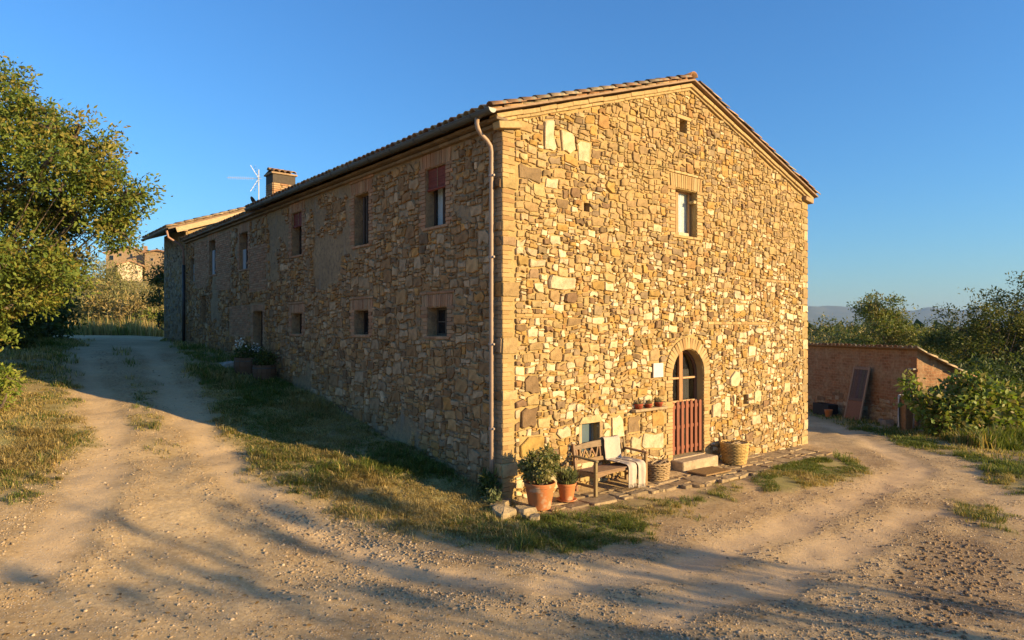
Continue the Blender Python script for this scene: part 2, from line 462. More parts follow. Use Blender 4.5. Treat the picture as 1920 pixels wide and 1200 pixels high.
def stone_shape(x0, x1, y0, y1, gap, rng, rough=1.0, wall=None):
    """outline of one stone inside its rectangle, around its centre"""
    cx, cy = (x0 + x1) / 2, (y0 + y1) / 2; w = (x1 - x0) / 2 - gap; h = (y1 - y0) / 2 - gap; m = min(w, h)
    pts = []
    for sx, sy in ((-1, -1), (1, -1), (1, 1), (-1, 1)):
        jx, jy = rng.uniform(0, .13, 2) * m * rough
        q = rng.random()
        if q < .35: pts.append((sx * (w - jx - .06 * m), sy * (h - jy - .06 * m))); continue
        c = m * (rng.uniform(.12, .34) if q < .88 else rng.uniform(.45, .9)) * rough; c2 = c * rng.uniform(.5, 1.5)
        a = (sx * (w - jx - min(c2, w)), sy * (h - jy)); b = (sx * (w - jx), sy * (h - jy - min(c, h)))
        pts += [b, a] if (sx, sy) in ((-1, -1), (1, 1)) else [a, b]
    out = []
    n = len(pts)
    for i in range(n):                                     # long edges get a knuckle
        p, q = pts[i], pts[(i + 1) % n]; out.append(p)
        L = math.hypot(q[0] - p[0], q[1] - p[1])
        if L > .15 and n + len(out) < 2 * n + 3:
            t = rng.uniform(.35, .65); k = rng.normal(-.01, .018) * rough
            nx_, ny_ = (q[1] - p[1]) / L, -(q[0] - p[0]) / L
            out.append((p[0] + (q[0] - p[0]) * t + nx_ * k, p[1] + (q[1] - p[1]) * t + ny_ * k))
    pts = out
    if wall:
        pts = [warp(wall, cx + p[0], cy + p[1]) for p in pts]
        cx, cy = sum(p[0] for p in pts) / len(pts), sum(p[1] for p in pts) / len(pts)
        pts = [(float(p[0] - cx), float(p[1] - cy)) for p in pts]
    return (float(cx), float(cy)), pts
def stone_verts(poly, hh, rng):
    n = len(poly); m = min(max(abs(p[0]) for p in poly), max(abs(p[1]) for p in poly))
    tx, ty = rng.normal(0, .12, 2) * hh / m
    v = [(p[0], p[1], -.035) for p in poly]
    k1 = 1 - min(.05, .004 / m)
    v += [(p[0] * k1, p[1] * k1, hh * rng.uniform(.55, .75)) for p in poly]
    k2 = 1 - min(.24, rng.uniform(.010, .022) / m)
    v += [(p[0] * k2 + rng.normal(0, .02) * m, p[1] * k2 + rng.normal(0, .02) * m, hh * rng.uniform(.88, 1.05) + p[0] * tx + p[1] * ty) for p in poly]
    v.append((rng.normal(0, .15) * m, rng.normal(0, .15) * m, hh * rng.uniform(.95, 1.15)))
    f = []
    for r in range(2):
        for i in range(n): f.append((r * n + i, r * n + (i + 1) % n, (r + 1) * n + (i + 1) % n, (r + 1) * n + i))
    for i in range(n): f.append((2 * n + i, 2 * n + (i + 1) % n, 3 * n))
    return v, f
GABLE = lambda s, t, h: (s, -h, t)
LONG = lambda s, t, h: (-h, s, t)
def px_scale(wall, s):
    v = W(s, 0) if wall == 'g' else W(0, s)
    return 1252 / v.y * (gx if wall == 'g' else gy) , 1252 / v.y      # across, up (rough)
def choose(rng, pal, wts): 
    w = np.array(wts, float); return np.array(pal[rng.choice(len(pal), p=w / w.sum())])

# ------------------------------------------------------------------ farmhouse
UW, VL, ZE, URG, ZA = 10.75, 20.3, 6.40, 5.32, 8.15
SL = (ZA - ZE) / URG
house = empty("farmhouse", W(0, 0, 0), HA, "long old farmhouse of rough stone with a sunlit gable and arched doorway", "house")
DOOR = (4.73, 5.88, 0.0, 1.79)                            # u0, u1, sill, springing
def arch_pts(u0, u1, zs, zp, n=18):
    c = (u0 + u1) / 2; r = (u1 - u0) / 2
    return [(u0, zs)] + [(c - r * math.cos(math.pi * i / n), zp + r * math.sin(math.pi * i / n)) for i in range(n + 1)] + [(u1, zs)]
def rect(a, b, c, d): return [(a, c), (a, d), (b, d), (b, c)]
G_WIN = (4.83, 5.62, 4.87, 5.88); G_SLIT = (4.98, 5.24, 7.13, 7.40); G_NICHE = (1.90, 2.38, .42, 1.02)
G_HOLES = [(2.0, 2.16, 5.05, 5.22), (7.55, 7.72, .98, 1.22), (7.22, 7.30, 1.0, 1.2), (3.5, 3.6, 7.2, 7.3)]
gable_holes = [arch_pts(*DOOR), rect(*G_WIN), rect(*G_SLIT), rect(*G_NICHE)] + [rect(*h) for h in G_HOLES]
L_UP = [(1.72, 2.42, 4.82, 5.97), (4.80, 5.50, 4.75, 5.92), (8.58, 9.28, 4.84, 6.00), (12.9, 13.7, 4.76, 5.94), (16.3, 17.1, 4.80, 6.05), (19.15, 19.6, 4.70, 5.65)]
L_LO = [(1.67, 2.36, 2.68, 3.23), (4.80, 5.50, 2.69, 3.24), (8.58, 9.30, 2.69, 3.24)]
L_DOOR = (11.55, 12.40, 1.35, 3.36); L_SLIT = (17.5, 18.2, 3.06, 4.08)
long_holes = [rect(*h) for h in L_UP + L_LO + [L_DOOR, L_SLIT]]
def wall_face(outer, holes, fmap, depth, mb, rec=.011):
    loops = [outer] + holes
    pts = [p for lp in loops for p in lp]
    tris = tessellate_polygon([[Vector((p[0], p[1], 0)) for p in lp] for lp in loops])
    mb.add([fmap(p[0], p[1], -rec) for p in pts], [tuple(t) for t in tris])
    for lp in holes:
        n = len(lp)
        mb.add([fmap(p[0], p[1], -rec) for p in lp] + [fmap(p[0], p[1], -depth) for p in lp], [(i, (i + 1) % n, n + (i + 1) % n, n + i) for i in range(n)])
mb = MB(); wall_face([(0, -.8), (UW, -.8), (UW, ZE), (URG, ZA), (0, ZE)], gable_holes, GABLE, .36, mb)
gable_wall = mb.build("gable_wall", M_MORT, house)
def longmort():
    m, nt, b = nodes("old_plaster")
    co = coord(nt)
    c = mix(nt, ramp(nt, noise(nt, co, 1.1, 7, .65), .35, .65), (.43, .29, .155), (.30, .205, .115))
    c = mix(nt, ramp(nt, noise(nt, co, 9, 6, .7), .45, .7), c, (.17, .13, .09))
    # limewash streaks that run down the render
    mp = N(nt, 'ShaderNodeMapping'); mp.inputs['Scale'].default_value = (1, 2.2, .25); nt.links.new(co, mp.inputs[0])
    c = mix(nt, ramp(nt, noise(nt, mp.outputs[0], 1.6, 4, .6), .58, .75), c, (.30, .25, .19))
    nt.links.new(c, b.inputs['Base Color']); b.inputs['Roughness'].default_value = .95; b.inputs['Specular IOR Level'].default_value = .1
    bumped(nt, b, noise(nt, co, 20, 7, .7), .9, .04); return m
M_PLAST = longmort()
mb = MB(); wall_face([(0, -.8), (VL, -.8), (VL, ZE), (0, ZE)], long_holes, LONG, .36, mb)
long_wall = mb.build("long_wall", M_PLAST, house)
mb = MB()
mb.add([(UW, 0, -1), (UW, VL, -1), (UW, VL, ZE), (UW, 0, ZE)], [(0, 1, 2, 3)])
mb.add([(0, VL, -1), (UW, VL, -1), (UW, VL, ZE), (URG, VL, ZA), (0, VL, ZE)], [(0, 1, 2, 3, 4)])
mb.build("rear_wall", M_MORT, house)
mb = MB()                                                    # near-black lining added inside so that the rooms stay dark
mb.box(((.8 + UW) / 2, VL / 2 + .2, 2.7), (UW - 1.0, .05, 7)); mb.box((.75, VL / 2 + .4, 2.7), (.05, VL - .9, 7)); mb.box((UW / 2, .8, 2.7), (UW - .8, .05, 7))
mb.build("dark_lining", M_DARK, house)

bricks = []          # (wall, s, t, ws, wt, rot, proud, colour)
B_SUN = [(.43, .295, .13), (.41, .275, .12), (.45, .32, .15), (.38, .24, .105), (.47, .35, .18)]
B_RED = [(.44, .235, .13), (.38, .205, .11), (.46, .27, .15), (.36, .215, .125), (.42, .27, .155)]
rr = random.Random(3)
def brick(wall, s, t, ws, wt, rot=0.0, proud=.012, pal=None):
    c = rr.choice(pal or (B_SUN if wall == 'g' else B_RED)); k = rr.choice((.86, .93, 1.0, 1.07))
    bricks.append((wall, s, t, ws - .006, wt - .009, rot + rr.gauss(0, .006), proud + rr.uniform(-.005, .006), tuple(x * k for x in c)))
occ_rects = {'g': [], 'l': []}
def surround(wall, a, b, c, d, lint=.28, jw=.15, pal=None, jamb=True, relief=True):
    if jamb:
        n = max(1, round((d - c + .06) / .075)); hh = (d - c + .06) / n
        for i in range(n):
            t = c - .03 + (i + .5) * hh
            for side in (-1, 1):
                w = jw + (.09 if i % 2 else 0) + rr.uniform(-.02, .02); e = a if side < 0 else b
                brick(wall, e + side * (w / 2 + .004), t, w, hh, 0, pal=pal)
        occ_rects[wall].append((a - jw - .08, b + jw + .08, c - .02, d + .02))
    k = max(6, round((b - a + .30) / .072)); w = (b - a + .30) / k
    for i in range(k):
        s = a - .15 + (i + .5) * w; f = (s - (a + b) / 2) / (b - a + .3)
        brick(wall, s + f * .05, d + lint / 2 + .012, w, lint, f * .22, pal=pal)
    if relief:
        q = max(3, round((b - a + .5) / .22)); w = (b - a + .5) / q
        for i in range(q): brick(wall, a - .25 + (i + .5) * w, d + lint + .05, w, .055, 0, .02, pal=pal)
    occ_rects[wall].append((a - .22, b + .22, d - .01, d + lint + .09))
    q = max(2, round((b - a + .2) / .24)); w = (b - a + .2) / q
    for i in range(q): brick(wall, a - .1 + (i + .5) * w, c - .035, w, .06, 0, .03, pal=pal)
    occ_rects[wall].append((a - .12, b + .12, c - .08, c))
surround('g', *G_WIN, lint=.30, jw=.17)
for h in L_UP[:3]: surround('l', *h)
for h in L_UP[3:5]: surround('l', *h, jw=.14, relief=False)
for h in L_LO: surround('l', *h, lint=.24)
surround('l', *L_DOOR, lint=.2, relief=False)
# door arch and jambs
uc = (DOOR[0] + DOOR[1]) / 2; ra = (DOOR[1] - DOOR[0]) / 2
for i in range(25):
    a = math.pi * (i + .5) / 25
    brick('g', uc - (ra + .135) * math.cos(a), DOOR[3] + (ra + .135) * math.sin(a), (ra + .135) * math.pi / 25, .25, a - math.pi / 2, .022)
n = 25
for i in range(n):
    t = DOOR[2] - .12 + (i + .5) * (DOOR[3] - DOOR[2] + .12) / n
    for side in (-1, 1):
        w = .17 + (.08 if (i // 3) % 2 else 0); e = DOOR[0] if side < 0 else DOOR[1]
        brick('g', e + side * (w / 2 + .003), t, w, (DOOR[3] - DOOR[2] + .12) / n, 0, .018)
occ_rects['g'].append((DOOR[0] - .26, DOOR[1] + .26, -.15, DOOR[3]))
# corner quoin: bricks turn the corner
nq = 88; QB = []
t = -.36; i = 0
while t < 6.31:
    if rr.random() < .085:
        h = rr.uniform(.17, .30); QB.append((t, h, rr.uniform(.24, .38))); t += h; continue
    h = .076
    lw_ = (.24, .13)[i % 2] + rr.uniform(-.02, .05); lv = (.13, .24)[i % 2] + rr.uniform(-.02, .04)
    brick('g', lw_ / 2, t + h / 2, lw_, h + .004, 0, .007, B_SUN[:4])
    brick('l', lv / 2 + .002, t + h / 2, lv, h + .004, 0, .006, [(.36, .26, .15), (.37, .265, .155), (.35, .25, .145)])
    t += h; i += 1
occ_rects['g'].append((0, .28, -.8, 6.4)); occ_rects['l'].append((0, .27, -.8, 6.4))
# little slit: stone lintel, brick jambs
for side, e in ((-1, G_SLIT[0]), (1, G_SLIT[1])):
    for i in range(4): brick('g', e + side * .06, G_SLIT[2] + (i + .5) * .07, .11, .068)
brick('g', (G_SLIT[0] + G_SLIT[1]) / 2, G_SLIT[3] + .05, .5, .09, 0, .03); occ_rects['g'].append((G_SLIT[0] - .14, G_SLIT[1] + .14, G_SLIT[2], G_SLIT[3] + .1))
# string of bricks in the gable, here and there, and patches of brickwork in the long wall
for (s0, s1, t) in ((.3, 2.6, .38), (.3, 1.5, 3.05), (2.9, 4.6, 1.16), (6.1, 8.5, 2.95), (7.6, 10.4, 4.05)):
    s = s0
    while s < s1:
        w = rr.uniform(.16, .30); brick('g', s + w / 2, t + rr.uniform(-.006, .006), w, .062, 0, .012, B_SUN); occ_rects['g'].append((s, s + w, t - .035, t + .035)); s += w + (rr.uniform(0, .3) if rr.random() < .25 else 0)
for (s0, s1, t0, t1) in ((14.6, 16.1, 4.2, 6.2), (17.3, 18.9, 4.4, 6.2), (11.2, 12.6, 4.0, 5.4), (12.7, 14.6, 2.6, 3.6)):
    t = t0; k = 0
    while t < t1:
        s = s0 + (.12 if k % 2 else 0) + rr.uniform(-.15, .15)
        while s < s1 + rr.uniform(-.3, .3): brick('l', s + .12, t, .24, .07, 0, .01); s += .245
        t += .072; k += 1
    occ_rects['l'].append((s0 - .1, s1 + .2, t0, t1))

# --- rubble stones
def occ_for(Wd, H0, H1, res, wall, outside):
    nxx = int(Wd / res); nzz = int((H1 - H0) / res)
    S, T = np.meshgrid((np.arange(nxx) + .5) * res, H0 + (np.arange(nzz) + .5) * res)
    o = outside(S, T)
    for a, b, c, d in occ_rects[wall]: o |= (S > a) & (S < b) & (T > c) & (T < d)
    return o, S, T
res = .01
def g_out(S, T):
    o = (T > np.minimum(ZE + S * SL, ZE + (UW - S) * (ZA - ZE) / (UW - URG)) - .05)
    for a, b, c, d in [G_WIN, G_SLIT, G_NICHE] + G_HOLES: o |= (S > a - .01) & (S < b + .01) & (T > c - .01) & (T < d + .01)
    o |= (S > DOOR[0]) & (S < DOOR[1]) & (T < DOOR[3]) & (T > -.3)
    o |= (np.hypot(S - uc, T - DOOR[3]) < ra + .28) & (T >= DOOR[3])
    return o
rng = np.random.default_rng(11)
occ, S, T = occ_for(UW, -.5, ZA, res, 'g', g_out)
# right-hand quoin stones first
rects_g = []
for t_, h_, w_ in QB:
    rects_g.append((-.012, w_, t_ + .5, t_ + h_ + .5)); occ[int((t_ + .5) / res):int((t_ + h_ + .5) / res), :int(w_ / res) + 1] = True
t = -.5
while t < 6.3:
    h = rng.uniform(.14, .32); w = rng.choice([.22, .34, .28]); i0 = int((UW - w) / res); j0 = int((t + .5) / res); j1 = int((t + h + .5) / res)
    rects_g.append((UW - w, UW + .02, t + .5, t + h + .5)); occ[j0:j1, i0:] = True; t += h
def chosen(u0, u1, z0, z1):
    """stones one recognises in the photograph"""
    i0, i1, j0, j1 = int(u0 / res), int(u1 / res), int((z0 + .5) / res), int((z1 + .5) / res)
    if not occ[j0:j1, i0:i1].any():
        occ[j0:j1, i0:i1] = True; rects_g.append((u0, u1, z0 + .5, z1 + .5)); return True
BIG_CREAM = [(2.75, 3.17, .62, 1.12), (3.72, 4.42, .30, .62), (3.32, 3.70, .22, .62), (.42, .95, .02, .36), (1.02, 1.36, -.12, .34), (1.5, 1.68, .0, .26), (2.52, 2.72, .60, .88), (6.2, 6.58, .72, 1.08), (6.7, 6.95, .85, 1.2), (7.05, 7.2, 1.0, 1.3), (8.0, 8.35, .95, 1.3), (6.95, 7.4, 1.45, 1.85), (7.9, 8.3, .45, .68), (6.55, 6.75, .42, .85), (1.05, 1.75, 3.55, 3.8), (.95, 1.25, 6.05, 6.6), (1.38, 1.75, 6.05, 6.48), (1.85, 2.2, 6.0, 6.42), (.62, 1.02, 3.88, 4.05), (4.02, 4.36, 1.79, 2.10)]
BIG_OCH = [(.75, 1.2, 2.62, 3.05), (3.2, 3.6, .3, .58), (7.45, 8.0, .15, .62), (9.0, 9.6, 3.0, 3.45), (1.75, 2.15, 4.05, 4.32), (2.5, 3.0, 2.65, 3.0), (1.0, 1.6, 4.45, 4.9), (4.0, 4.45, .75, 1.05), (.38, .98, .52, .9), (2.55, 3.25, 4.95, 5.3)]
BIG_BRN = [(.4, .8, 1.02, 1.42), (.34, .92, 5.45, 5.72), (1.35, 1.7, 1.18, 1.62), (3.25, 3.65, .66, 1.06), (8.6, 9.2, .55, .95), (.5, .85, 1.62, 2.02), (1.25, 1.6, 5.0, 5.22)]
fixed = []
SKIP = [(1.0, 1.6, 4.45, 4.9), (2.55, 3.25, 4.95, 5.3), (1.35, 1.7, 1.18, 1.62), (9.0, 9.6, 3.0, 3.45), (8.6, 9.2, .55, .95), (2.5, 3.0, 2.65, 3.0), (1.75, 2.15, 4.05, 4.32)]
for lst, pal in ((BIG_CREAM, (.60, .485, .315)), (BIG_OCH, (.42, .265, .085)), (BIG_BRN, (.235, .155, .085))):
    for q in lst:
        if q in SKIP: continue
        if q == (4.02, 4.36, 1.79, 2.10): occ[int(2.27 / res):int(2.62 / res), int(4.0 / res):int(4.38 / res)] = True; continue
        if chosen(*q): fixed.append((len(rects_g) - 1, pal))
fixed = dict(fixed)
lv_g = [(.28, .40, .18, .27, 50), (.19, .33, .13, .20, 420), (.13, .24, .09, .15, 4500), (.095, .18, .065, .11, 18000), (.07, .14, .045, .075, 18000), (.05, .10, .032, .05, 12000)]
rects_g += pack(occ, res, lv_g, 4, rng)
all_stones = []      # (screen area, wall, centre, verts, faces, colour)
PG = [(.66, .55, .375), (.41, .285, .135), (.43, .26, .075), (.21, .135, .075), (.28, .205, .125), (.34, .19, .07), (.47, .35, .185)]
for q, r in enumerate(rects_g):
    a, b, c, d = r[0], r[1], r[2] - .5, r[3] - .5
    ar = (b - a) * (d - c); zc = (c + d) / 2
    low = 1 - min(1, max(0, (zc - 3.6) / 1.6))
    wts = [.04 + .36 * low * (.4 + ar / .03 if ar < .03 else 1.4), .36, .12 + .05 * low, .10 + .03 * (1 - low), .07 + .12 * (1 - low), .07, .24]
    col = np.array(fixed[q]) if q in fixed else choose(rng, PG, wts)
    if b > UW or a < 0: col = choose(rng, PG, [.2, .5, .05, .02, .1, .03, .4])
    smear = float(sm(fbm(a * .6 + 5, zc * .6 + 2, 3), .40, .62)) * (.18 + .40 * (1 - low)) + .06 + rng.uniform(0, .16)
    if q not in fixed: col = col * (1 - smear) + np.array((.41, .285, .125)) * smear
    col = col * rng.uniform(.84, 1.13) * (1 + rng.normal(0, .02, 3))
    (cx, cy), poly = stone_shape(a, b, c, d, rng.uniform(.001, .006), rng, .5 if (b > UW or a < 0) else 1.0, 'g' if (b < UW and a >= 0) else None)
    hh = rng.uniform(.012, .042) * (1 if ar > .01 else .8) * (.55 if zc > 4.6 and rng.random() < .5 else 1)
    if b > UW or a < 0: hh = .018
    v, f = stone_verts(poly, hh, rng)
    sx, sy = px_scale('g', cx); all_stones.append((ar * sx * sy, 'g', (cx, cy), v, f, col))
print("gable stones", len(rects_g))
rng = np.random.default_rng(12)
def l_out(S, T):
    o = np.zeros(S.shape, bool)
    for a, b, c, d in L_UP + L_LO + [L_DOOR, L_SLIT]: o |= (S > a - .03) & (S < b + .03) & (T > c - .03) & (T < d + .03)
    base = np.interp(S, ZV[6:], ZZ[6:]); o |= T < base - .35
    o |= T > 6.22
    # render still covers much of the middle bay and of the top
    cover = sm(fbm(S * .55 + 3, T * .55 + 8, 4) + .18 * sm(T, 3.4, 4.8) * sm(S, 5.2, 7.4) * (1 - sm(S, 10.8, 11.2)) + .04 * sm(T, 4.6, 5.8), .60, .65)
    o |= (cover > .5)
    return o
occ, S, T = occ_for(VL, -.5, ZE, res, 'l', l_out)
lv_l = [(.36, .5, .24, .34, 18), (.24, .38, .16, .26, 260), (.17, .30, .12, .20, 2600), (.12, .22, .08, .14, 10000), (.08, .15, .055, .09, 12000), (.05, .10, .04, .06, 7000)]
rects_q = [(-.008, .25, t_ + .5, t_ + h_ + .5) for t_, h_, w_ in QB]
rects_l = rects_q + pack(occ, res, lv_l, 5, rng)
PL = [(.30, .275, .24), (.235, .215, .19), (.22, .16, .105), (.33, .26, .17), (.33, .215, .09), (.13, .105, .085), (.42, .38, .33)]
for r in rects_l:
    a, b, c, d = r[0], r[1], r[2] - .5, r[3] - .5
    if a < 0: a += .012
    ar = (b - a) * (d - c); sc = (a + b) / 2
    far = min(1, max(0, (sc - 9) / 3))
    col = choose(rng, PL, [.22 * (1 - .5 * far), .13, .24 + .2 * far, .20, .07 + .06 * far, .1, .07 * (1 - .7 * far)])
    k = rng.uniform(.1, .45); col = (col * (1 - k) + np.array((.27, .195, .115)) * k) * rng.uniform(.8, 1.15) * np.array((1.52, 1.2, .86))
    (cx, cy), poly = stone_shape(a, b, c, d, rng.uniform(.003, .009), rng, 1.0, 'l')
    v, f = stone_verts(poly, rng.uniform(.012, .045), rng)
    sx, sy = px_scale('l', cx); all_stones.append((ar * sx * sy, 'l', (cx, cy), v, f, col))
print("long stones", len(rects_l))
all_stones.sort(key=lambda q: -q[0])
MAXP = 300
def emit(wall, v, c, st=None):
    return [((c[0] + p[0], -p[2], c[1] + p[1]) if wall == 'g' else (-p[2], c[0] + p[0], c[1] + p[1])) for p in v]
rest = {'g': MB(), 'l': MB()}
for k, (area, wall, c, v, f, col) in enumerate(all_stones):
    if wall == 'l': f = [t[::-1] for t in f]
    if k < MAXP:
        one = MB(); one.add(emit(wall, v, (0, 0)), f, col)
        one.build("stone", M_STONE, gable_wall if wall == 'g' else long_wall, (c[0], 0, c[1]) if wall == 'g' else (0, c[0], c[1]))
    else: rest[wall].add(emit(wall, v, c), f, col)
tag(rest['g'].build("stone", M_STONE, gable_wall), kind='stuff')
tag(rest['l'].build("stone", M_STONE, long_wall), kind='stuff')
# --- bricks
def brick_mb(rs):
    q = MB(); q.box((0, 0, 0), (1, 1, 1), None, (1, 1, 1), .06)
    q.v = [tuple(x + rs.uniform(-.018, .018) for x in p) for p in q.v]; return q
BV = [brick_mb(random.Random(i)) for i in range(6)]
shared = {}
def brick_mesh(i, col):
    key = (i, tuple(round(c, 3) for c in col))
    if key not in shared:
        q = MB(); q.v = BV[i].v; q.f = BV[i].f; q.c = [key[1]] * len(q.v); shared[key] = q.mesh("brick", M_BRICK)
    return shared[key]
def bricksize(b):
    sx, sy = px_scale(b[0], b[1]); return b[3] * b[4] * sx * sy
bricks.sort(key=lambda b: -bricksize(b))
rest = {'g': MB(), 'l': MB()}
for k, (wall, s, t, ws, wt, rot, proud, col) in enumerate(bricks):
    dep = .08
    c = Vector((s, dep / 2 - proud, t)) if wall == 'g' else Vector((dep / 2 - proud, s, t))
    Rm = Matrix.Rotation(rot, 3, 'Y') if wall == 'g' else Matrix.Rotation(-rot, 3, 'X')
    sc = (ws, dep, wt) if wall == 'g' else (dep, ws, wt)
    if k < MAXP:
        o = link("brick", brick_mesh(k % 6, col), gable_wall if wall == 'g' else long_wall, c); o.scale = sc; o.rotation_euler = Rm.to_euler()
    else:
        B = BV[k % 6]; rest[wall].add([Rm @ Vector((p[0] * sc[0], p[1] * sc[1], p[2] * sc[2])) + c for p in B.v], B.f, col)
for wall, par in (('g', gable_wall), ('l', long_wall)):
    if rest[wall].v: tag(rest[wall].build("brick", M_BRICK, par), kind='stuff')
print("bricks", len(bricks))

# --- cornices
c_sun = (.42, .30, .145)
def rake(mb, v0, v1, off, th, segs, uend, zoff=0, jit=.006, col=c_sun):
    """band along both slopes of the gable: underside `off` above the wall top"""
    for (ua, za, ub, zb) in ((-.02, ZE - .02 * SL, URG, ZA), (UW + .02, ZE, URG, ZA)):
        n = segs
        for i in range(n):
            f0, f1 = i / n, (i + 1) / n
            if uend and i == 0: f0 = -uend
            a = Vector((ua + (ub - ua) * f0, (v0 + v1) / 2, za + (zb - za) * f0 + off + th / 2 + rr.uniform(-jit, jit)))
            b = Vector((ua + (ub - ua) * f1, (v0 + v1) / 2, za + (zb - za) * f1 + off + th / 2 + rr.uniform(-jit, jit)))
            k = rr.uniform(.85, 1.1)
            mb.bar(a, b, abs(v1 - v0) + rr.uniform(-.008, .008), th, tuple(x * k for x in col), bev=.008)
mb = MB()
rake(mb, -.045, .1, -.045, .055, 17, 0, jit=.008); rake(mb, -.09, .12, .012, .078, 13, .03, jit=.008)
mb.bar((-.16, -.03, 6.25), (.34, -.03, 6.34), .19, .12, c_sun, bev=.01)
mb.bar((UW + .12, -.03, 6.30), (UW - .3, -.03, 6.36), .19, .12, (.36, .25, .14), bev=.01)
mb.build("cornice", M_BRICK, gable_wall)
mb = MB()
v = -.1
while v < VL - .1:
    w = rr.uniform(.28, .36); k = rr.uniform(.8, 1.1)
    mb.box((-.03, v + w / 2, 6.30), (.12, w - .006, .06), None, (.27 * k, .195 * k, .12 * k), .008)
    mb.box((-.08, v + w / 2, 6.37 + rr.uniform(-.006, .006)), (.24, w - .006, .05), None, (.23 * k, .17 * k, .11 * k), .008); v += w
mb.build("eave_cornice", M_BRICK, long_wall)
# --- roof and tiles
mb = MB()
OV, V0, V1 = .30, -.16, VL
zt = lambda u: ZE + .13 + (SL * u if u < URG else (ZA - ZE) - (u - URG) * (ZA - ZE) / (UW - URG))
VJ, FDZ = 11.95, -.13
for (ua, ub, va_, vb_, dz_) in ((-OV, URG, V0, VJ, 0), (UW + OV, URG, V0, VJ, 0), (-.12, URG, VJ, V1, FDZ), (UW + OV, URG, VJ, V1, FDZ)):
    p = [(ua, va_, zt(ua) + dz_), (ua, vb_, zt(ua) + dz_), (ub, vb_, zt(URG) + dz_), (ub, va_, zt(URG) + dz_)]
    q = [(a, b, c + .04) for a, b, c in p]
    mb.add(p + q, [(0, 1, 2, 3), (4, 5, 6, 7), (0, 1, 5, 4), (0, 3, 7, 4), (1, 2, 6, 5)], (.3, .2, .12))
roof = mb.build("roof", M_WOOD, house)
def tile_shape(L=.44, r0=.095, r1=.075, th=.014, n=6):
    """barrel tile, its low end at x = 0, running up +x, lying on z = 0"""
    v = []
    for x, r in ((0, r0), (L, r1)):
        for rad in (r, r - th):
            for k in range(n + 1):
                a = math.pi * k / n; v.append((x, -rad * math.cos(a), rad * math.sin(a) * .85))
    m = n + 1; f = []
    for k in range(n):
        f.append((k, k + 1, 2 * m + k + 1, 2 * m + k)); f.append((m + k, 3 * m + k, 3 * m + k + 1, m + k + 1))
        f.append((k, m + k, m + k + 1, k + 1)); f.append((2 * m + k, 2 * m + k + 1, 3 * m + k + 1, 3 * m + k))
    return np.array(v), f
TV, TF = tile_shape()
T_PAL = [(.36, .20, .11), (.42, .27, .15), (.30, .18, .11), (.44, .32, .20), (.26, .19, .13), (.38, .31, .20)]
tile_meshes = []
for c in T_PAL:
    q = MB(); q.add(TV, TF, c); tile_meshes.append(q.mesh("tile", M_TILE, True))
def tile_field(parent, ua, za, ub, zb, va, vb, zo, rowstep=.36, colstep=.21, individual=lambda i, j, n: False, jit=1.0, verge=True):
    """tiles on the slope from eave (ua, za) to ridge (ub, zb); returns how many were single objects"""
    d = Vector((ub - ua, 0, zb - za)); Ls = d.length; d.normalize(); nn = Vector((-d.z, 0, d.x)) if d.x > 0 else Vector((d.z, 0, -d.x)); side = nn.cross(d)
    rows = int(Ls / rowstep); cols = int((vb - va) / colstep); q = MB(); cnt = 0
    for j in range(cols + 1):
        v = va + j * colstep
        for i in range(rows):
            for cover in (1, 0):
                if not cover and j == cols: continue
                vj = v + (0 if cover else colstep / 2) + rr.uniform(-.012, .012) * jit
                p = Vector((ua, vj, za)) + d * (i * rowstep - .05 + rr.uniform(-.02, .02) * jit) + nn * (zo + (.055 if cover else .05))
                tilt = .035 + rr.uniform(-.02, .03) * jit; yaw = rr.gauss(0, .025) * jit
                X = (d * math.cos(tilt) - nn * math.sin(tilt)); X = (X + side * yaw).normalized(); Z = (nn + d * math.sin(tilt)).normalized()
                if not cover: Z = -Z
                Yv = Z.cross(X).normalized(); Z = X.cross(Yv)
                Rm = Matrix((X, Yv, Z)).transposed()
                k = rr.randrange(len(T_PAL))
                if cover and individual(i, j, rows):
                    o = link("tile", tile_meshes[k], parent, p); o.rotation_euler = Rm.to_euler(); cnt += 1
                else:
                    if not cover and i > 1 and j > 2 and j < cols - 2: continue
                    if i > 1 and j > 2 and (i + j) % 1 == 0: pass
                    c = T_PAL[k]; b = rr.uniform(.8, 1.1)
                    q.add([Rm @ Vector(t) + p for t in TV], TF, tuple(x * b for x in c))
    if q.v: tag(q.build("tile", M_TILE, parent, smooth=True), kind='stuff')
    return cnt
nt_ = tile_field(roof, -OV, zt(-OV), URG, zt(URG), V0 + .06, VJ, .04, individual=lambda i, j, n: (i == 0) or (j == 0) or (i == 1 and j < 40) or (j == 1))
nt_ += tile_field(roof, -.12, zt(-.12) + FDZ, URG, zt(URG) + FDZ, VJ + .1, VL, .04, individual=lambda i, j, n: i == 0)
nt_ += tile_field(roof, UW + OV, zt(UW + OV), URG, zt(URG), V0 + .06, VL, .04, individual=lambda i, j, n: j < 2)
v = V0
while v < VL - .3:
    o = link("tile", tile_meshes[rr.randrange(6)], roof, (URG + rr.uniform(-.01, .01), v, zt(URG) + .09)); o.rotation_euler = (0, -.03, math.pi / 2); o.scale = (1, 1.35, 1.3); v += .38; nt_ += 1
print("tiles", nt_)
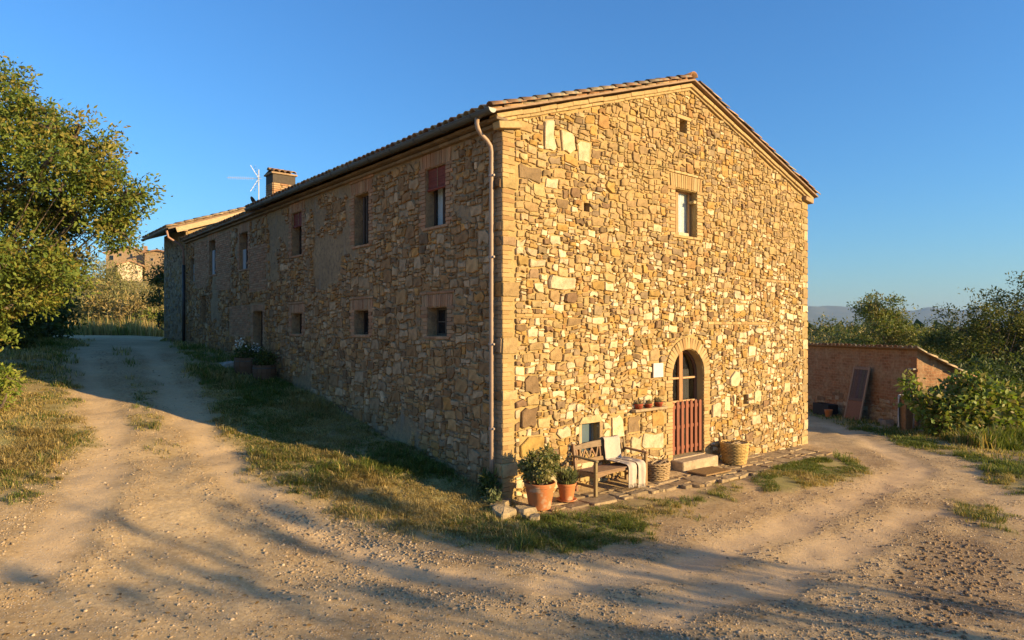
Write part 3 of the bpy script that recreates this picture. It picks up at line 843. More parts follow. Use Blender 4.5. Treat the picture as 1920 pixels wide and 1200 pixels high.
# gutter, downpipe
c_gut = (.085, .085, .075); c_pipe = (.34, .23, .155)
mb = MB()
def gutter_run(mb, u, z, va, vb, r=.075, n=10, col=c_gut):
    for q in (r, r - .008):
        b = len(mb.v)
        for vv_ in (va, vb):
            for k in range(n + 1):
                a = math.pi * k / n; mb.v.append((u - q * math.cos(a), vv_, z - q * math.sin(a))); mb.c.append(col)
        for k in range(n): mb.f.append((b + k, b + k + 1, b + n + 2 + k, b + n + 1 + k))
    mb.tube([(u - r, va, z), (u - r, vb, z)], .011, 6, col)
gutter_run(mb, -.36, 6.46, -.18, 11.9)
gut = mb.build("gutter", M_METAL, house)
mb = MB(); mb.prism([(-.36 - .077 * math.cos(math.pi * k / 12), 6.462 - .077 * math.sin(math.pi * k / 12)) for k in range(13)], -.19, -.175, lambda s, t, d: (s, d, t), (.30, .30, .26)); mb.build("end_cap", M_METAL, gut)
for i in range(13):
    q = MB(); q.tube([(-.36 - .084 * math.cos(math.pi * k / 8), 0, 6.462 - .084 * math.sin(math.pi * k / 8)) for k in range(9)] + [(-.2, 0, 6.44)], .008, 5, c_gut)
    q.build("bracket", M_METAL, gut, (0, .35 + i * .92, 0))
mb = MB(); mb.tube([(-.36, .24, 6.40), (-.36, .24, 6.30), (-.35, .23, 6.22), (-.28, .22, 6.12), (-.18, .20, 6.04), (-.11, .19, 5.95), (-.09, .19, 5.85), (-.09, .19, 3.2), (-.085, .19, .55), (-.09, .19, .28)], .040, 12, c_pipe)
pipe = mb.build("downpipe", M_METAL, house, smooth=True)
for z in (5.45, 4.05, 2.55, 1.1):
    q = MB(); q.tube([(-.09, .19, z - .02), (-.09, .19, z + .02)], .054, 12, (.33, .25, .2)); q.box((-.09, .125, z), (.03, .03, .03), None, (.33, .25, .2)); q.bar((-.09, .19, z), (.02, .19, z), .02, .012, (.3, .24, .2)); q.build("pipe_clip", M_METAL, pipe)
# --- windows
c_frame = (.17, .085, .045); c_dark = (.06, .04, .03)
def window_on(wall, a, b, c, d, depth=.17, col=c_dark, bars=1, cross=0, fw=.045, curtain=None, glass=None, parts=True):
    fm = GABLE if wall == 'g' else LONG
    mb = MB()
    def bar(s0, s1, t0, t1, d0=0.0, d1=.05, cc=col): mb.prism([(s0, t0), (s1, t0), (s1, t1), (s0, t1)], -depth - d1, -depth - d0, fm, cc)
    bar(a, a + fw, c, d); bar(b - fw, b, c, d); bar(a + fw, b - fw, c, c + fw); bar(a + fw, b - fw, d - fw, d)
    if bars: bar((a + b) / 2 - fw * .75, (a + b) / 2 + fw * .75, c + fw, d - fw, -.006)
    for i in range(cross):
        t = c + (d - c) * (i + 1) / (cross + 1); bar(a + fw, b - fw, t - .012, t + .012, .01, .035)
    w = mb.build("window", M_WOODZ, house)
    g = MB(); g.prism([(a + fw, c + fw), (b - fw, c + fw), (b - fw, d - fw), (a + fw, d - fw)], -depth - .031, -depth - .025, fm)
    g.build("pane", glass or M_CLEAR, w)
    if curtain:
        q = MB(); n = 24
        for (s0, s1) in curtain[1]:
            b0 = len(q.v)
            for i in range(n + 1):
                s = s0 + (s1 - s0) * i / n; hq = -depth - .075 + .014 * math.sin(i * 1.9) + .006 * math.sin(i * 4.1)
                for t in (c + fw * .5, d - fw * .5): q.v.append(fm(s, t, hq)); q.c.append(curtain[0])
            for i in range(n): q.f.append((b0 + 2 * i, b0 + 2 * i + 2, b0 + 2 * i + 3, b0 + 2 * i + 1))
        q.build("curtain", M_PLAIN, w, smooth=True)
    return w
def blind(w, wall, a, b, t0, t1, depth=.06, col=(.22, .055, .035)):
    fm = GABLE if wall == 'g' else LONG
    q = MB(); t = t0; k = 0
    while t < t1:
        kk = rr.uniform(.8, 1.15); q.prism([(a + .01, t), (b - .01, t), (b - .01, t + .017), (a + .01, t + .017)], -depth - .012, -depth + rr.uniform(-.002, .002), fm, tuple(x * kk for x in col)); t += .021
    q.tube([fm(a + .01, t0 - .02, -depth), fm(b - .01, t0 - .02, -depth)], .03, 8, col)
    q.tube([fm((a + b) / 2, t0 - .02, -depth + .012), fm((a + b) / 2, t1, -depth + .012)], .005, 5, (.45, .35, .2))
    q.build("blind", M_WOOD, w)
w = window_on('g', *G_WIN, depth=.17, col=(.36, .19, .085), bars=0, fw=.03, curtain=((.72, .72, .70), [(4.86, 5.07), (5.12, 5.60)]))
q = MB()
for s0, s1 in ((5.06, 5.13), (5.13, 5.17), (5.55, 5.60)): q.prism([(s0, G_WIN[2] + .03), (s1, G_WIN[2] + .03), (s1, G_WIN[3] - .03), (s0, G_WIN[3] - .03)], -.20, -.155 - (.01 if s0 == 5.13 else 0), GABLE, (.42, .24, .11))
q.prism([(5.17, 4.90), (5.55, 4.90), (5.55, 4.97), (5.17, 4.97)], -.2, -.16, GABLE, (.55, .45, .32)); q.build("casement", M_WOODZ, w)
q = MB(); q.box((5.575, .08, 5.66), (.1, .14, .07), None, (.5, .38, .2), .01); q.build("hinge_stone", M_STONE, gable_wall)
LACE = (.74, .76, .78)
w = window_on('l', *L_UP[0], depth=.2, col=c_dark, curtain=(LACE, [(1.76, 2.38)])); blind(w, 'l', 1.72, 2.42, 5.58, 5.97)
w = window_on('l', *L_UP[1], depth=.22, col=c_dark)
q = MB()
for s0 in (5.10, 5.25): q.prism([(s0, 4.80), (s0 + .035, 4.80), (s0 + .035, 5.87), (s0, 5.87)], -.16, -.12, LONG, (.10, .075, .06))
q.build("shutter", M_WOODZ, w)
w = window_on('l', *L_UP[2], depth=.22, col=c_dark); blind(w, 'l', 8.58, 9.28, 5.66, 6.0)
for k in (3, 4, 5):
    a, b, c, d = L_UP[k]
    w = window_on('l', a, b, c, d, depth=.22, col=(.16, .07, .05) if k == 3 else c_dark)
    q = MB(); q.prism([(b - .36 * (b - a) * (1.6 if k == 5 else 1), c + .02), (b - .01, c + .02), (b - .01, c + (d - c) * (.56 if k == 3 else .72)), (b - .36 * (b - a) * (1.6 if k == 5 else 1), c + (d - c) * (.56 if k == 3 else .72))], -.13, -.10, LONG, (.42, .44, .45)); q.build("shutter", M_WOODZ, w)
    if k == 3:
        q = MB(); q.prism([(a + .02, c + .02), (a + .10, c + .02), (a + .10, d - .03), (a + .02, d - .03)], -.19, -.16, LONG, (.40, .41, .41)); q.build("shutter", M_WOODZ, w)
window_on('l', *L_LO[0], depth=.22, col=(.10, .08, .06), cross=1, glass=M_GLASS); window_on('l', *L_LO[1], depth=.24, glass=M_GLASS); window_on('l', *L_LO[2], depth=.24, glass=M_GLASS)
window_on('l', *L_SLIT, depth=.24, bars=0, glass=M_GLASS)
q = MB(); q.prism(rect(*G_SLIT), -.36, -.33, GABLE, (.05, .03, .02)); q.build("slit_board", M_WOODZ, gable_wall)
for h in G_HOLES[:1]:
    q = MB(); q.prism(rect(*h), -.16, -.13, GABLE, (.20, .10, .06)); q.build("hole_board", M_WOODZ, gable_wall)
w = window_on('g', *G_NICHE, depth=.12, col=(.36, .29, .19), bars=0, fw=.035, glass=glassmat("niche_glass", (.10, .14, .16), .12))
q = MB(); q.prism([(1.83, .36), (1.90, .36), (1.90, 1.02), (1.83, 1.0)], -.02, .035, GABLE, (.46, .35, .2)); q.prism([(2.38, .4), (2.44, .4), (2.47, 1.0), (2.38, 1.02)], -.02, .05, GABLE, (.40, .28, .15))
q.prism([(1.83, 1.02), (2.47, 1.02), (2.40, 1.16), (1.92, 1.14)], -.02, .045, GABLE, (.50, .38, .2)); q.build("stone_surround", M_STONE, w)
# old door in the long wall
a, b, c, d = L_DOOR
q = MB()
for i in range(5): s = a + (b - a) * (i + .5) / 5; q.prism([(s - .08, c), (s + .08, c), (s + .08, d), (s - .08, d)], -.29, -.25 + rr.uniform(-.004, .004), LONG, (.075, .055, .04))
dr = q.build("plank_door", M_WOODZ, house)
# arched glazed door
c_door = (.40, .20, .085); q = MB(); D0 = .18
fmD = lambda s, t, h: (s, -h, t)
n = 18; inner = ra - .055
for i in range(n):
    a0, a1 = math.pi * i / n, math.pi * (i + 1) / n
    q.prism([(uc - ra * math.cos(a0), DOOR[3] + ra * math.sin(a0)), (uc - ra * math.cos(a1), DOOR[3] + ra * math.sin(a1)), (uc - inner * math.cos(a1), DOOR[3] + inner * math.sin(a1)), (uc - inner * math.cos(a0), DOOR[3] + inner * math.sin(a0))], -D0 - .06, -D0, fmD, (.16, .08, .045))
for s0 in (DOOR[0], DOOR[1] - .055): q.prism([(s0, .02), (s0 + .055, .02), (s0 + .055, DOOR[3]), (s0, DOOR[3])], -D0 - .06, -D0, fmD, (.16, .08, .045))
door = q.build("arched_door", M_WOODZ, house)
q = MB()
for s0, s1, dd in ((uc - .10, uc - .035, .015), (uc - .025, uc + .04, .0)):
    q.prism([(s0, .03), (s1, .03), (s1, DOOR[3] + inner * .985), (s0, DOOR[3] + inner * .985)], -D0 - .05, -D0 + dd, fmD, c_door)
q.build("door_stile", M_WOODZ, door)
for z, half in ((1.20, 1.0), (1.72, 1.0), (.62, 1.0)):
    for s0, s1 in ((DOOR[0] + .055, uc - .10), (uc + .04, DOOR[1] - .055)):
        q = MB(); q.prism([(s0, z - .02), (s1, z - .02), (s1, z + .02), (s0, z + .02)], -D0 - .04, -D0 + .005, fmD, (.52, .33, .17)); q.build("glazing_bar", M_WOODZ, door)
q = MB(); pts = arch_pts(DOOR[0] + .03, DOOR[1] - .03, .03, DOOR[3]); q.prism(pts, -D0 - .036, -D0 - .03, fmD); q.build("pane", M_CLEAR, door)
q = MB()
for (s0, s1) in ((DOOR[0] + .06, uc - .2), (uc + .12, DOOR[1] - .12)):
    b0 = len(q.v); n = 20
    for i in range(n + 1):
        s = s0 + (s1 - s0) * i / n
        for t in (.05, 1.9): q.v.append((s, D0 + .12 + .02 * math.sin(i * 1.7), t)); q.c.append((.075, .06, .05))
    for i in range(n): q.f.append((b0 + 2 * i, b0 + 2 * i + 2, b0 + 2 * i + 3, b0 + 2 * i + 1))
q.build("curtain", M_PLAIN, door, smooth=True)
q = MB(); q.box((uc, -.14, -.155), (1.30, .40, .28), None, (.44, .345, .225), .02); q.box((uc, .16, -.12), (1.14, .4, .25), None, (.45, .35, .23), .01); q.build("doorstep", M_STONE, house)
# pot ledge
q = MB(); q.box((3.86, -.05, 1.155), (1.05, .2, .055), None, (.40, .30, .18), .01); q.build("wall_ledge", M_STONE, gable_wall)
# chimney on the roof
def chimney(u, v, w, dpt, ztop, hood=True, pal=((.42, .24, .125), (.36, .195, .10), (.46, .30, .165))):
    zb = zt(u) - .2; q = MB(); q.box((u, v, (zb + ztop) / 2), (w - .03, dpt - .03, ztop - zb), None, (.40, .31, .2)); ch = q.build("chimney", M_MORT, house)
    br = MB(); z = zb + .04; k = 0
    while z < ztop - (.34 if hood else .04):
        for (axis_, L, off) in ((0, w, -dpt / 2), (0, w, dpt / 2), (1, dpt, -w / 2), (1, dpt, w / 2)):
            nb = max(1, round(L / .22)); s = -L / 2
            for i in range(nb):
                bl = L / nb; cc = rr.choice(pal); kk = rr.uniform(.85, 1.1); pos = -L / 2 + (i + .5) * bl + (.05 if k % 2 and 0 < i < nb - 1 else 0)
                c = (u + pos, v + off, z) if axis_ == 0 else (u + off, v + pos, z)
                br.box(c, (bl - .012, .05, .058) if axis_ == 0 else (.05, bl - .012, .058), None, tuple(x * kk for x in cc), .006)
        z += .07; k += 1
    tag(br.build("brick", M_BRICK, ch), kind='stuff')
    if hood:
        q = MB(); q.box((u, v, ztop - .17), (w + .02, dpt + .02, .30), None, (.09, .075, .06)); q.build("dark_band", M_BRICK, ch)  # plain dark band just under the cap slab
        q = MB(); q.box((u, v, ztop + .0), (w + .14, dpt + .12, .06), None, (.36, .25, .15), .01); q.build("cap_slab", M_BRICK, ch)
        for i in range(4):
            for side in (0, 1):
                o = link("cap_tile", tile_meshes[(i + side) % 6], ch, (u - w / 2 - .02 + (i + .5) * (w + .04) / 4, v + (-dpt / 2 - .1 if side == 0 else dpt / 2 + .1), ztop + .035))
                o.rotation_euler = (0, 0, math.pi / 2 if side == 0 else -math.pi / 2); o.rotation_euler.rotate_axis('Y', -.28); o.scale = (1.05, 1, 1)
        o = link("cap_tile", tile_meshes[1], ch, (u - w / 2 - .06, v, ztop + .14)); o.scale = (2.1 * w / .9, 1.1, 1)
    return ch
chimney(1.25, 13.4, .74, .62, 7.98)
for (u, v, h) in ((7.62, .55, .42), (8.05, .55, .36)):
    q = MB(); q.box((u, v, zt(u) + h / 2), (.2, .3, h), None, (.30, .19, .12), .01); q.box((u - .02, v, zt(u) + h), (.26, .36, .05), None, (.26, .17, .11), .01); q.build("vent_stack", M_BRICK, house)

# ------------------------------------------------------------------ wing at the far end
def patchwall(name, c1, c2, c3, bs):
    m, nt, b = nodes(name)
    co = coord(nt)
    bt = N(nt, 'ShaderNodeTexBrick'); bt.inputs['Scale'].default_value = bs; bt.inputs['Mortar Size'].default_value = .018; bt.inputs['Color1'].default_value = (*c1, 1); bt.inputs['Color2'].default_value = (*c2, 1); bt.inputs['Mortar'].default_value = (*c3, 1)
    sp = N(nt, 'ShaderNodeSeparateXYZ'); nt.links.new(co, sp.inputs[0]); ad = N(nt, 'ShaderNodeMath', operation='ADD'); nt.links.new(sp.outputs[0], ad.inputs[0]); nt.links.new(sp.outputs[1], ad.inputs[1])
    cb = N(nt, 'ShaderNodeCombineXYZ'); nt.links.new(ad.outputs[0], cb.inputs[0]); nt.links.new(sp.outputs[2], cb.inputs[1])
    wob = N(nt, 'ShaderNodeMix', data_type='VECTOR'); wob.inputs[0].default_value = .05
    nz = N(nt, 'ShaderNodeTexNoise'); nz.inputs['Scale'].default_value = 2.5; nt.links.new(co, nz.inputs['Vector'])
    nt.links.new(cb.outputs[0], wob.inputs[4]); nt.links.new(nz.outputs[1], wob.inputs[5]); nt.links.new(wob.outputs[1], bt.inputs['Vector'])
    c = mix(nt, ramp(nt, noise(nt, co, 1.3, 6, .65), .42, .62), bt.outputs[0], c3)
    c = mix(nt, ramp(nt, noise(nt, co, 7, 6, .7), .4, .75), c, mix(nt, 1.0, c, (.5, .48, .45), 'MULTIPLY'))
    nt.links.new(c, b.inputs['Base Color']); b.inputs['Roughness'].default_value = .95; b.inputs['Specular IOR Level'].default_value = .1
    bumped(nt, b, mix(nt, .5, bt.outputs[0], noise(nt, co, 14, 6, .7)), .9, .05); return m
M_WING = patchwall("wing_masonry", (.36, .26, .15), (.27, .19, .11), (.32, .24, .145), 4.2)
wing = empty("farmhouse_wing", W(0, VL, 0), HA, "taller far wing with wide tiled eaves joined to the end of the farmhouse", "house wing")
WZ, WL, WU, WR = 6.95, 3.7, 10.5, .36
wr_u = 5.0; wtop = lambda u: WZ + WR * (u if u < wr_u else 2 * wr_u - u)
q = MB(); pol = [(0, -1), (WU, -1), (WU, wtop(WU)), (wr_u, wtop(wr_u)), (0, WZ)]
q.prism(pol, 0.02, WL, lambda s, t, d: (s, d, t)); wwall = q.build("wall", M_WING, wing)
rng = np.random.default_rng(15)
def loose_stones(n, fm, sfun, tfun, pal, w=(.14, .3), h=(.09, .18)):
    q = MB()
    for _ in range(n):
        s = sfun(); t = tfun(s); ww, hh = rng.uniform(*w), rng.uniform(*h)
        (cx, cy), poly = stone_shape(s, s + ww, t, t + hh, .006, rng); vv_, ff = stone_verts(poly, rng.uniform(.015, .03), rng)
        q.add([fm(cx + p[0], cy + p[1], p[2]) for p in vv_], ff, np.array(pal[rng.integers(len(pal))]) * rng.uniform(.8, 1.15))
    return q
tag(loose_stones(330, lambda s, t, h: (-h, s, t), lambda: rng.uniform(.05, 3.3), lambda s: rng.uniform(2.0, 6.5), PL[2:5], (.2, .42), (.12, .24)).build("stone", M_STONE, wwall), kind='stuff')
tag(loose_stones(160, lambda s, t, h: (s, .02 - h, t), lambda: rng.uniform(.05, 4), lambda s: rng.uniform(6.3, wtop(s) - .3) if wtop(s) - .3 > 6.3 else 6.3, PG).build("stone", M_STONE, wwall), kind='stuff')
q = MB()
wo = .75; wz = lambda u: wtop(u) + .06
for (ua, ub) in ((-wo, wr_u), (WU + .5, wr_u)):
    p = [(ua, -.42, wz(ua)), (ua, WL + .3, wz(ua)), (ub, WL + .3, wz(wr_u)), (ub, -.42, wz(wr_u))]
    q.add(p + [(a, b, c + .06) for a, b, c in p], [(0, 1, 2, 3), (4, 5, 6, 7), (0, 1, 5, 4), (0, 3, 7, 4), (1, 2, 6, 5)], (.22, .15, .10))
wroof = q.build("roof", M_WOOD, wing)
q = MB(); q.bar((-.45, -.38, wz(-.45) - .10), (wr_u, -.38, wz(wr_u) - .10), .07, .2, (.52, .38, .22)); q.build("verge_beam", M_WOOD, wroof)
for k in range(3):
    q = MB(); q.box((-.1 + 1.9 * k, -.18, wz(-.1 + 1.9 * k) - .18), (.14, .45, .14), None, (.30, .2, .12)); q.build("purlin", M_WOOD, wroof)
q = MB(); gutter_run(q, -wo - .04, wz(-wo) + .03, -.42, WL + .3, .075); q.build("gutter", M_METAL, wroof)
tile_field(wroof, -wo, wz(-wo) + .06, wr_u, wz(wr_u) + .06, -.38, WL + .2, .0, individual=lambda i, j, n: i == 0 or j == 0)
tile_field(wroof, WU + .5, wz(WU + .5) + .06, wr_u, wz(wr_u) + .06, -.38, WL + .2, .0)
q = MB(); q.tube([(-wo - .03, -.25, wz(-wo)), (-.7, -.2, 6.45), (-.25, -.1, 6.2), (-.12, -.06, 6.0), (-.1, -.06, 5.4)], .045, 8, (.36, .2, .14)); q.tube([(-.1, -.06, 5.4), (-.1, -.06, 2.2)], .06, 8, (.035, .03, .028)); q.build("downpipe", M_METAL, wing, smooth=True)

# aerial and dish stand on the wing roof
ae = empty("tv_aerial", W(3.25, VL + 1.0, wz(3.25) + .02), HA, "silver television aerial pointing sideways on the roof beside the brick chimney", "aerial")
q = MB(); q.tube([(0, 0, 0), (0, 0, 1.75)], .022, 6, (.6, .6, .6)); q.build("mast", M_METAL, ae)
q = MB(); bx = Vector((-.72, .45, 0)); q.tube([Vector((.1, -.06, 1.35)), Vector((0, 0, 1.35)) + bx * 1.6], .009, 6, (.5, .5, .5))
for i in range(13):
    p = Vector((0, 0, 1.35)) + bx * (.3 + i * .1); w = Vector((0, 0, 1)) * .07; q.tube([p - w, p + w], .006, 5, (.55, .55, .55))
q.build("boom", M_METAL, ae)
q = MB()
for s in (-1, 1):
    for t in np.linspace(.05, .62, 5): q.tube([Vector((.02, .2, 1.35 + s * t * .85)) - bx * (.35 - t * .1) * -t, Vector((.02, -.25, 1.35 + s * t * .85)) + bx * .45 * t], .008, 4, (.6, .6, .6))
    q.tube([(0, 0, 1.35), Vector((0, 0, 1.35 + s * .58)) + bx * .42], .016, 5, (.8, .8, .8))
q.build("reflector", M_METAL, ae)
ds = empty("satellite_dish", W(2.85, VL + .5, wz(2.85) + .08), HA, "small dark satellite dish tilted on the wing roof left of the aerial mast", "dish")
q = MB(); q.lathe([(0.001, .05), (.12, .035), (.22, .0), (.225, .01), (.12, .05), (.001, .065)], 20, col=(.03, .03, .035)); Rm = Matrix.Rotation(R(58), 3, 'Y'); q.v = [tuple(Rm @ Vector(p) + Vector((0, 0, .3))) for p in q.v]; q.build("reflector", M_METAL, ds, smooth=True)
q = MB(); q.tube([(0, 0, 0), (.02, 0, .28)], .022, 6, (.1, .1, .1)); q.build("mast", M_METAL, ds)

# ------------------------------------------------------------------ paved strip along the gable
def lw(u, v, dz=0.0):
    p = W(u, v); return Vector((p.x, p.y, z1(p.x, p.y) + dz))
PATZ = lambda u: float(np.interp(u, [0, 1, 3, 5, 7, 10], [-.185, -.195, -.215, -.225, -.275, -.33]))
rng = np.random.default_rng(21)
patio = empty("patio", W(0, 0, 0), HA); tag(patio, kind='structure')
q = MB(); us = np.linspace(.12, 10.2, 40)
front = lambda u: -float(np.interp(u, [0, .6, 1.5, 3.4, 3.9, 6.4, 7.2, 10.2], [.62, .85, .95, 1.0, 1.27, 1.30, 1.15, 1.0]))
for i in range(39):
    a, b = us[i], us[i + 1]
    P = [(a, -.01, PATZ(a) - .022), (b, -.01, PATZ(b) - .022), (b, front(b) + .14, PATZ(b) - .03), (a, front(a) + .14, PATZ(a) - .03)]
    q.add(P + [(x, y, z - .3) for x, y, z in P], [(0, 1, 2, 3), (4, 5, 1, 0), (7, 6, 2, 3)], (.30, .235, .15))
q.build("bedding", surf("patio_bedding", (.33, .25, .145), (.22, .165, .095), 8, .95, 30, .8, .02), patio)
res2 = .01; Wd, Hd = 10.0, 1.32
nxx, nzz = int(Wd / res2), int(Hd / res2)
S, T = np.meshgrid((np.arange(nxx) + .5) * res2, (np.arange(nzz) + .5) * res2)
occ = T > -np.interp(S, np.linspace(0, 10, 60), [front(x) for x in np.linspace(0, 10, 60)]) - .02 - .22 * (fbm(S * 1.9 + 3, S * 0 + 2.5, 3) - .3) + .10
occ |= (S > uc - .72) & (S < uc + .72) & (T < .39)
slabs = pack(occ, res2, [(.5, .8, .35, .55, 120), (.3, .5, .22, .36, 500), (.18, .34, .12, .24, 1500), (.12, .2, .08, .14, 1200)], 7, rng)
slabs.sort(key=lambda r: -(r[1] - r[0]) * (r[3] - r[2]))
q = MB()
for k, (a, b, c, d) in enumerate(slabs):
    (cx, cy), poly = stone_shape(a, b, c, d, rng.uniform(.002, .007), rng, .9)
    v, f = stone_verts(poly, rng.uniform(.012, .028), rng)
    col = choose(rng, [(.37, .28, .165), (.32, .24, .145), (.42, .32, .19), (.36, .255, .14)], [1, 1, .6, .8]) * rng.uniform(.85, 1.1)
    z = PATZ(cx) - .012 + rng.uniform(-.006, .004)
    if k < 300:
        o = MB(); o.add([(p[0], -p[1], p[2]) for p in v], [t[::-1] for t in f], col); o.build("flagstone", M_STONE, patio, (cx, -cy - .0, z))
    else: q.add([(cx + p[0], -cy - p[1], z + p[2]) for p in v], [t[::-1] for t in f], col)
if q.v: tag(q.build("flagstone", M_STONE, patio), kind='stuff')
# blocks of stone heaped at the corner of the house
for k, (u, v, w, d, h, rz, lab) in enumerate([(-.42, -.52, .42, .34, .16, .2, "squared stone block at the foot of the dry grass, outermost by the house corner"), (-.02, -.62, .38, .30, .17, -.15, "thick stone slab beside the big terracotta pot at the house corner"),
                                   (-.22, -.22, .46, .3, .13, .5, "flat pale stone slab lying nearest the downpipe"), (-.12, -.95, .24, .2, .13, .9, "small rough stone in the grass in front of the corner slabs")]):
    (cx, cy), poly = stone_shape(-w / 2, w / 2, -d / 2, d / 2, .01, rng, .8); vv_, ff = stone_verts(poly, h, rng)
    q = MB(); q.add([(p[0], p[1], p[2] if p[2] > 0 else -.15) for p in vv_], ff, np.array((.36, .28, .17)) * rng.uniform(.85, 1.1))
    o = q.build("paving_slab", M_STONE, None, lw(u, v, -.03)); o.rotation_euler = (rng.normal(0, .06), rng.normal(0, .06), HA + rz); tag(o, lab, "stone slab", "loose slabs at the house corner")

# ------------------------------------------------------------------ picket gate
g = empty("picket_gate", W(uc, .06, .0), HA, "low red-brown picket gate closing the arched doorway", "gate")
c_g = (.27, .095, .05)
for i in range(7):
    x = -.50 + i * .165; q = MB(); zt_ = 1.22 + rr.uniform(-.01, .012) + .012 * i / 6
    pts = [(x - .043, .07), (x + .043, .07), (x + .043, zt_ - .03), (x + .028, zt_ - .008), (x, zt_), (x - .028, zt_ - .008), (x - .043, zt_ - .03)]
    k = rr.uniform(.85, 1.12); q.prism(pts, .012, .036, lambda s, t, d: (s, -d, t), tuple(t * k for t in c_g)); q.build("picket", M_WOODZ, g)
for z in (.20, .66, 1.10):
    q = MB(); q.box((0, .0, z), (1.13, .022, .075), None, tuple(t * .9 for t in c_g), .004); q.build("rail", M_WOOD, g)

# ------------------------------------------------------------------ garden bench
BU, BV0 = 1.62, -.62
zb_ = PATZ(2.3) + .012
bench = empty("garden_bench", W(BU + .72, -.37, zb_), HA, "weathered wooden garden bench with armrests against the sunny gable wall", "bench")
c_b = (.27, .17, .095); kf = lambda: tuple(t * rr.uniform(.85, 1.12) for t in c_b)
hw, fy, by = .70, -.26, .24
for s in (-1, 1):
    q = MB(); q.bar((s * hw, fy, 0), (s * hw, fy, .61), .06, .06, kf(), (0, 1, 0), .006); q.build("leg", M_WOODZ, bench)
    q = MB(); q.bar((s * hw, by - .02, 0), (s * hw, by, .42), .055, .06, kf(), (0, 1, 0), .006); q.bar((s * hw, by, .40), (s * hw, by + .07, .87), .055, .055, kf(), (0, 1, 0), .006); q.build("leg", M_WOODZ, bench)
    q = MB(); q.bar((s * hw, fy - .05, .63), (s * hw, by + .03, .655), .075, .035, kf(), bev=.01); q.build("armrest", M_WOOD, bench)
    q = MB(); q.bar((s * hw, fy, .16), (s * hw, by, .16), .03, .045, kf()); q.bar((s * hw, fy, .37), (s * hw, by, .37), .03, .07, kf()); q.build("side_rail", M_WOOD, bench)
q = MB()
n = 14                                                        # front apron, arched underneath
pts = [(-hw, .42), (hw, .42)] + [(hw - 2 * hw * i / n, .30 + .07 * math.sin(math.pi * i / n) ** .6 if 0 < i < n else .30) for i in range(n + 1)]
q.prism(pts, .245, .27, lambda s, t, d: (s, -d, t), c_b); q.build("apron", M_WOOD, bench)
for i in range(6):
    y = fy + .0 + i * .085; q = MB(); q.box((0, y, .43 - .006 * i), (2 * hw + .02, .07, .022), None, kf(), .005); q.build("seat_slat", M_WOOD, bench)
bk = lambda s, t, d: (s, by + (t - .40) * .07 / .47 + d, t)
q = MB(); n = 12
pts = [(-hw + .03, .76), (hw - .03, .76)] + [(hw - .03 - (2 * hw - .06) * i / n, .83 + .045 * math.sin(math.pi * i / n)) for i in range(n + 1)]
q.prism(pts, -.016, .016, bk, kf()); q.build("top_rail", M_WOOD, bench)
q = MB(); q.prism([(-hw + .03, .50), (hw - .03, .50), (hw - .03, .57), (-hw + .03, .57)], -.016, .016, bk, kf()); q.build("lower_rail", M_WOOD, bench)
xsl = np.linspace(-hw + .07, hw - .07, 15)
for i, x in enumerate(xsl):
    q = MB(); sl = 0
    if 2 <= i <= 6: sl = (.05, -.05, .05, -.05, .04)[i - 2]
    q.prism([(x - .016 - sl, .57), (x + .016 - sl, .57), (x + .016 + sl, .76), (x - .016 + sl, .76)], -.009, .009, bk, kf()); q.build("back_slat", M_WOODZ, bench)

# throw over the bench: up from behind, over the back, along the seat and down in front
def cloth(x0, x1, path, n=26, amp=.012, seed=0, narrow=0.0, ragged=0.0):
    r = random.Random(seed); ph = [r.uniform(0, 6) for _ in range(4)]
    pts = [Vector(p) for p in path]; L = [0]
    for a, b in zip(pts, pts[1:]): L.append(L[-1] + (b - a).length)
    m = int(L[-1] / .022); V = []; C = []
    for j in range(m + 1):
        d = L[-1] * j / m; k = max(i for i in range(len(L)) if L[i] <= d + 1e-9); k = min(k, len(pts) - 2); t = (d - L[k]) / (L[k + 1] - L[k])
        p = pts[k].lerp(pts[k + 1], t); tan = (pts[k + 1] - pts[k]).normalized(); nrm = Vector((0, -tan.z, tan.y)); nrm = nrm if nrm.z > 0 or (abs(nrm.z) < .3 and nrm.y < 0) else -nrm
        f = d / L[-1]; sq = 1 - narrow * f
        for i in range(n + 1):
            g_ = i / n; x = (x0 + x1) / 2 + (g_ - .5) * (x1 - x0) * sq + .012 * math.sin(d * 7 + ph[0])
            w = amp * (.4 + .7 * f) * (math.sin(g_ * 6.5 + ph[1] + d * 1.2) + .35 * math.sin(g_ * 13 + ph[2] - d * 2.5)) + .003 * math.sin(d * 23 + g_ * 5)
            q_ = p + nrm * (w + amp * 1.2); V.append((x, q_.y, q_.z)); C.append((1, 1, 1))
    Fc = [(j * (n + 1) + i, j * (n + 1) + i + 1, (j + 1) * (n + 1) + i + 1, (j + 1) * (n + 1) + i) for j in range(m) for i in range(n)]
    return V, Fc, C
bl = empty("throw_blanket", bench.location.copy(), HA, "cream fringed throw blanket draped over the bench back and seat", "blanket")
ytop = by + .07
V, Fc, C = cloth(.08, .52, [(0, ytop + .045, .60), (0, ytop + .035, .80), (0, ytop + .015, .885), (0, ytop - .015, .895), (0, ytop - .045, .87), (0, by + .0, .50), (0, by - .05, .462), (0, fy + .16, .468)], amp=.014, seed=4, narrow=-.05)
q = MB(); q.add(V, Fc); o = q.build("cloth", M_CLOTH, bl, smooth=True); md = o.modifiers.new("thickness", 'SOLIDIFY'); md.thickness = .008
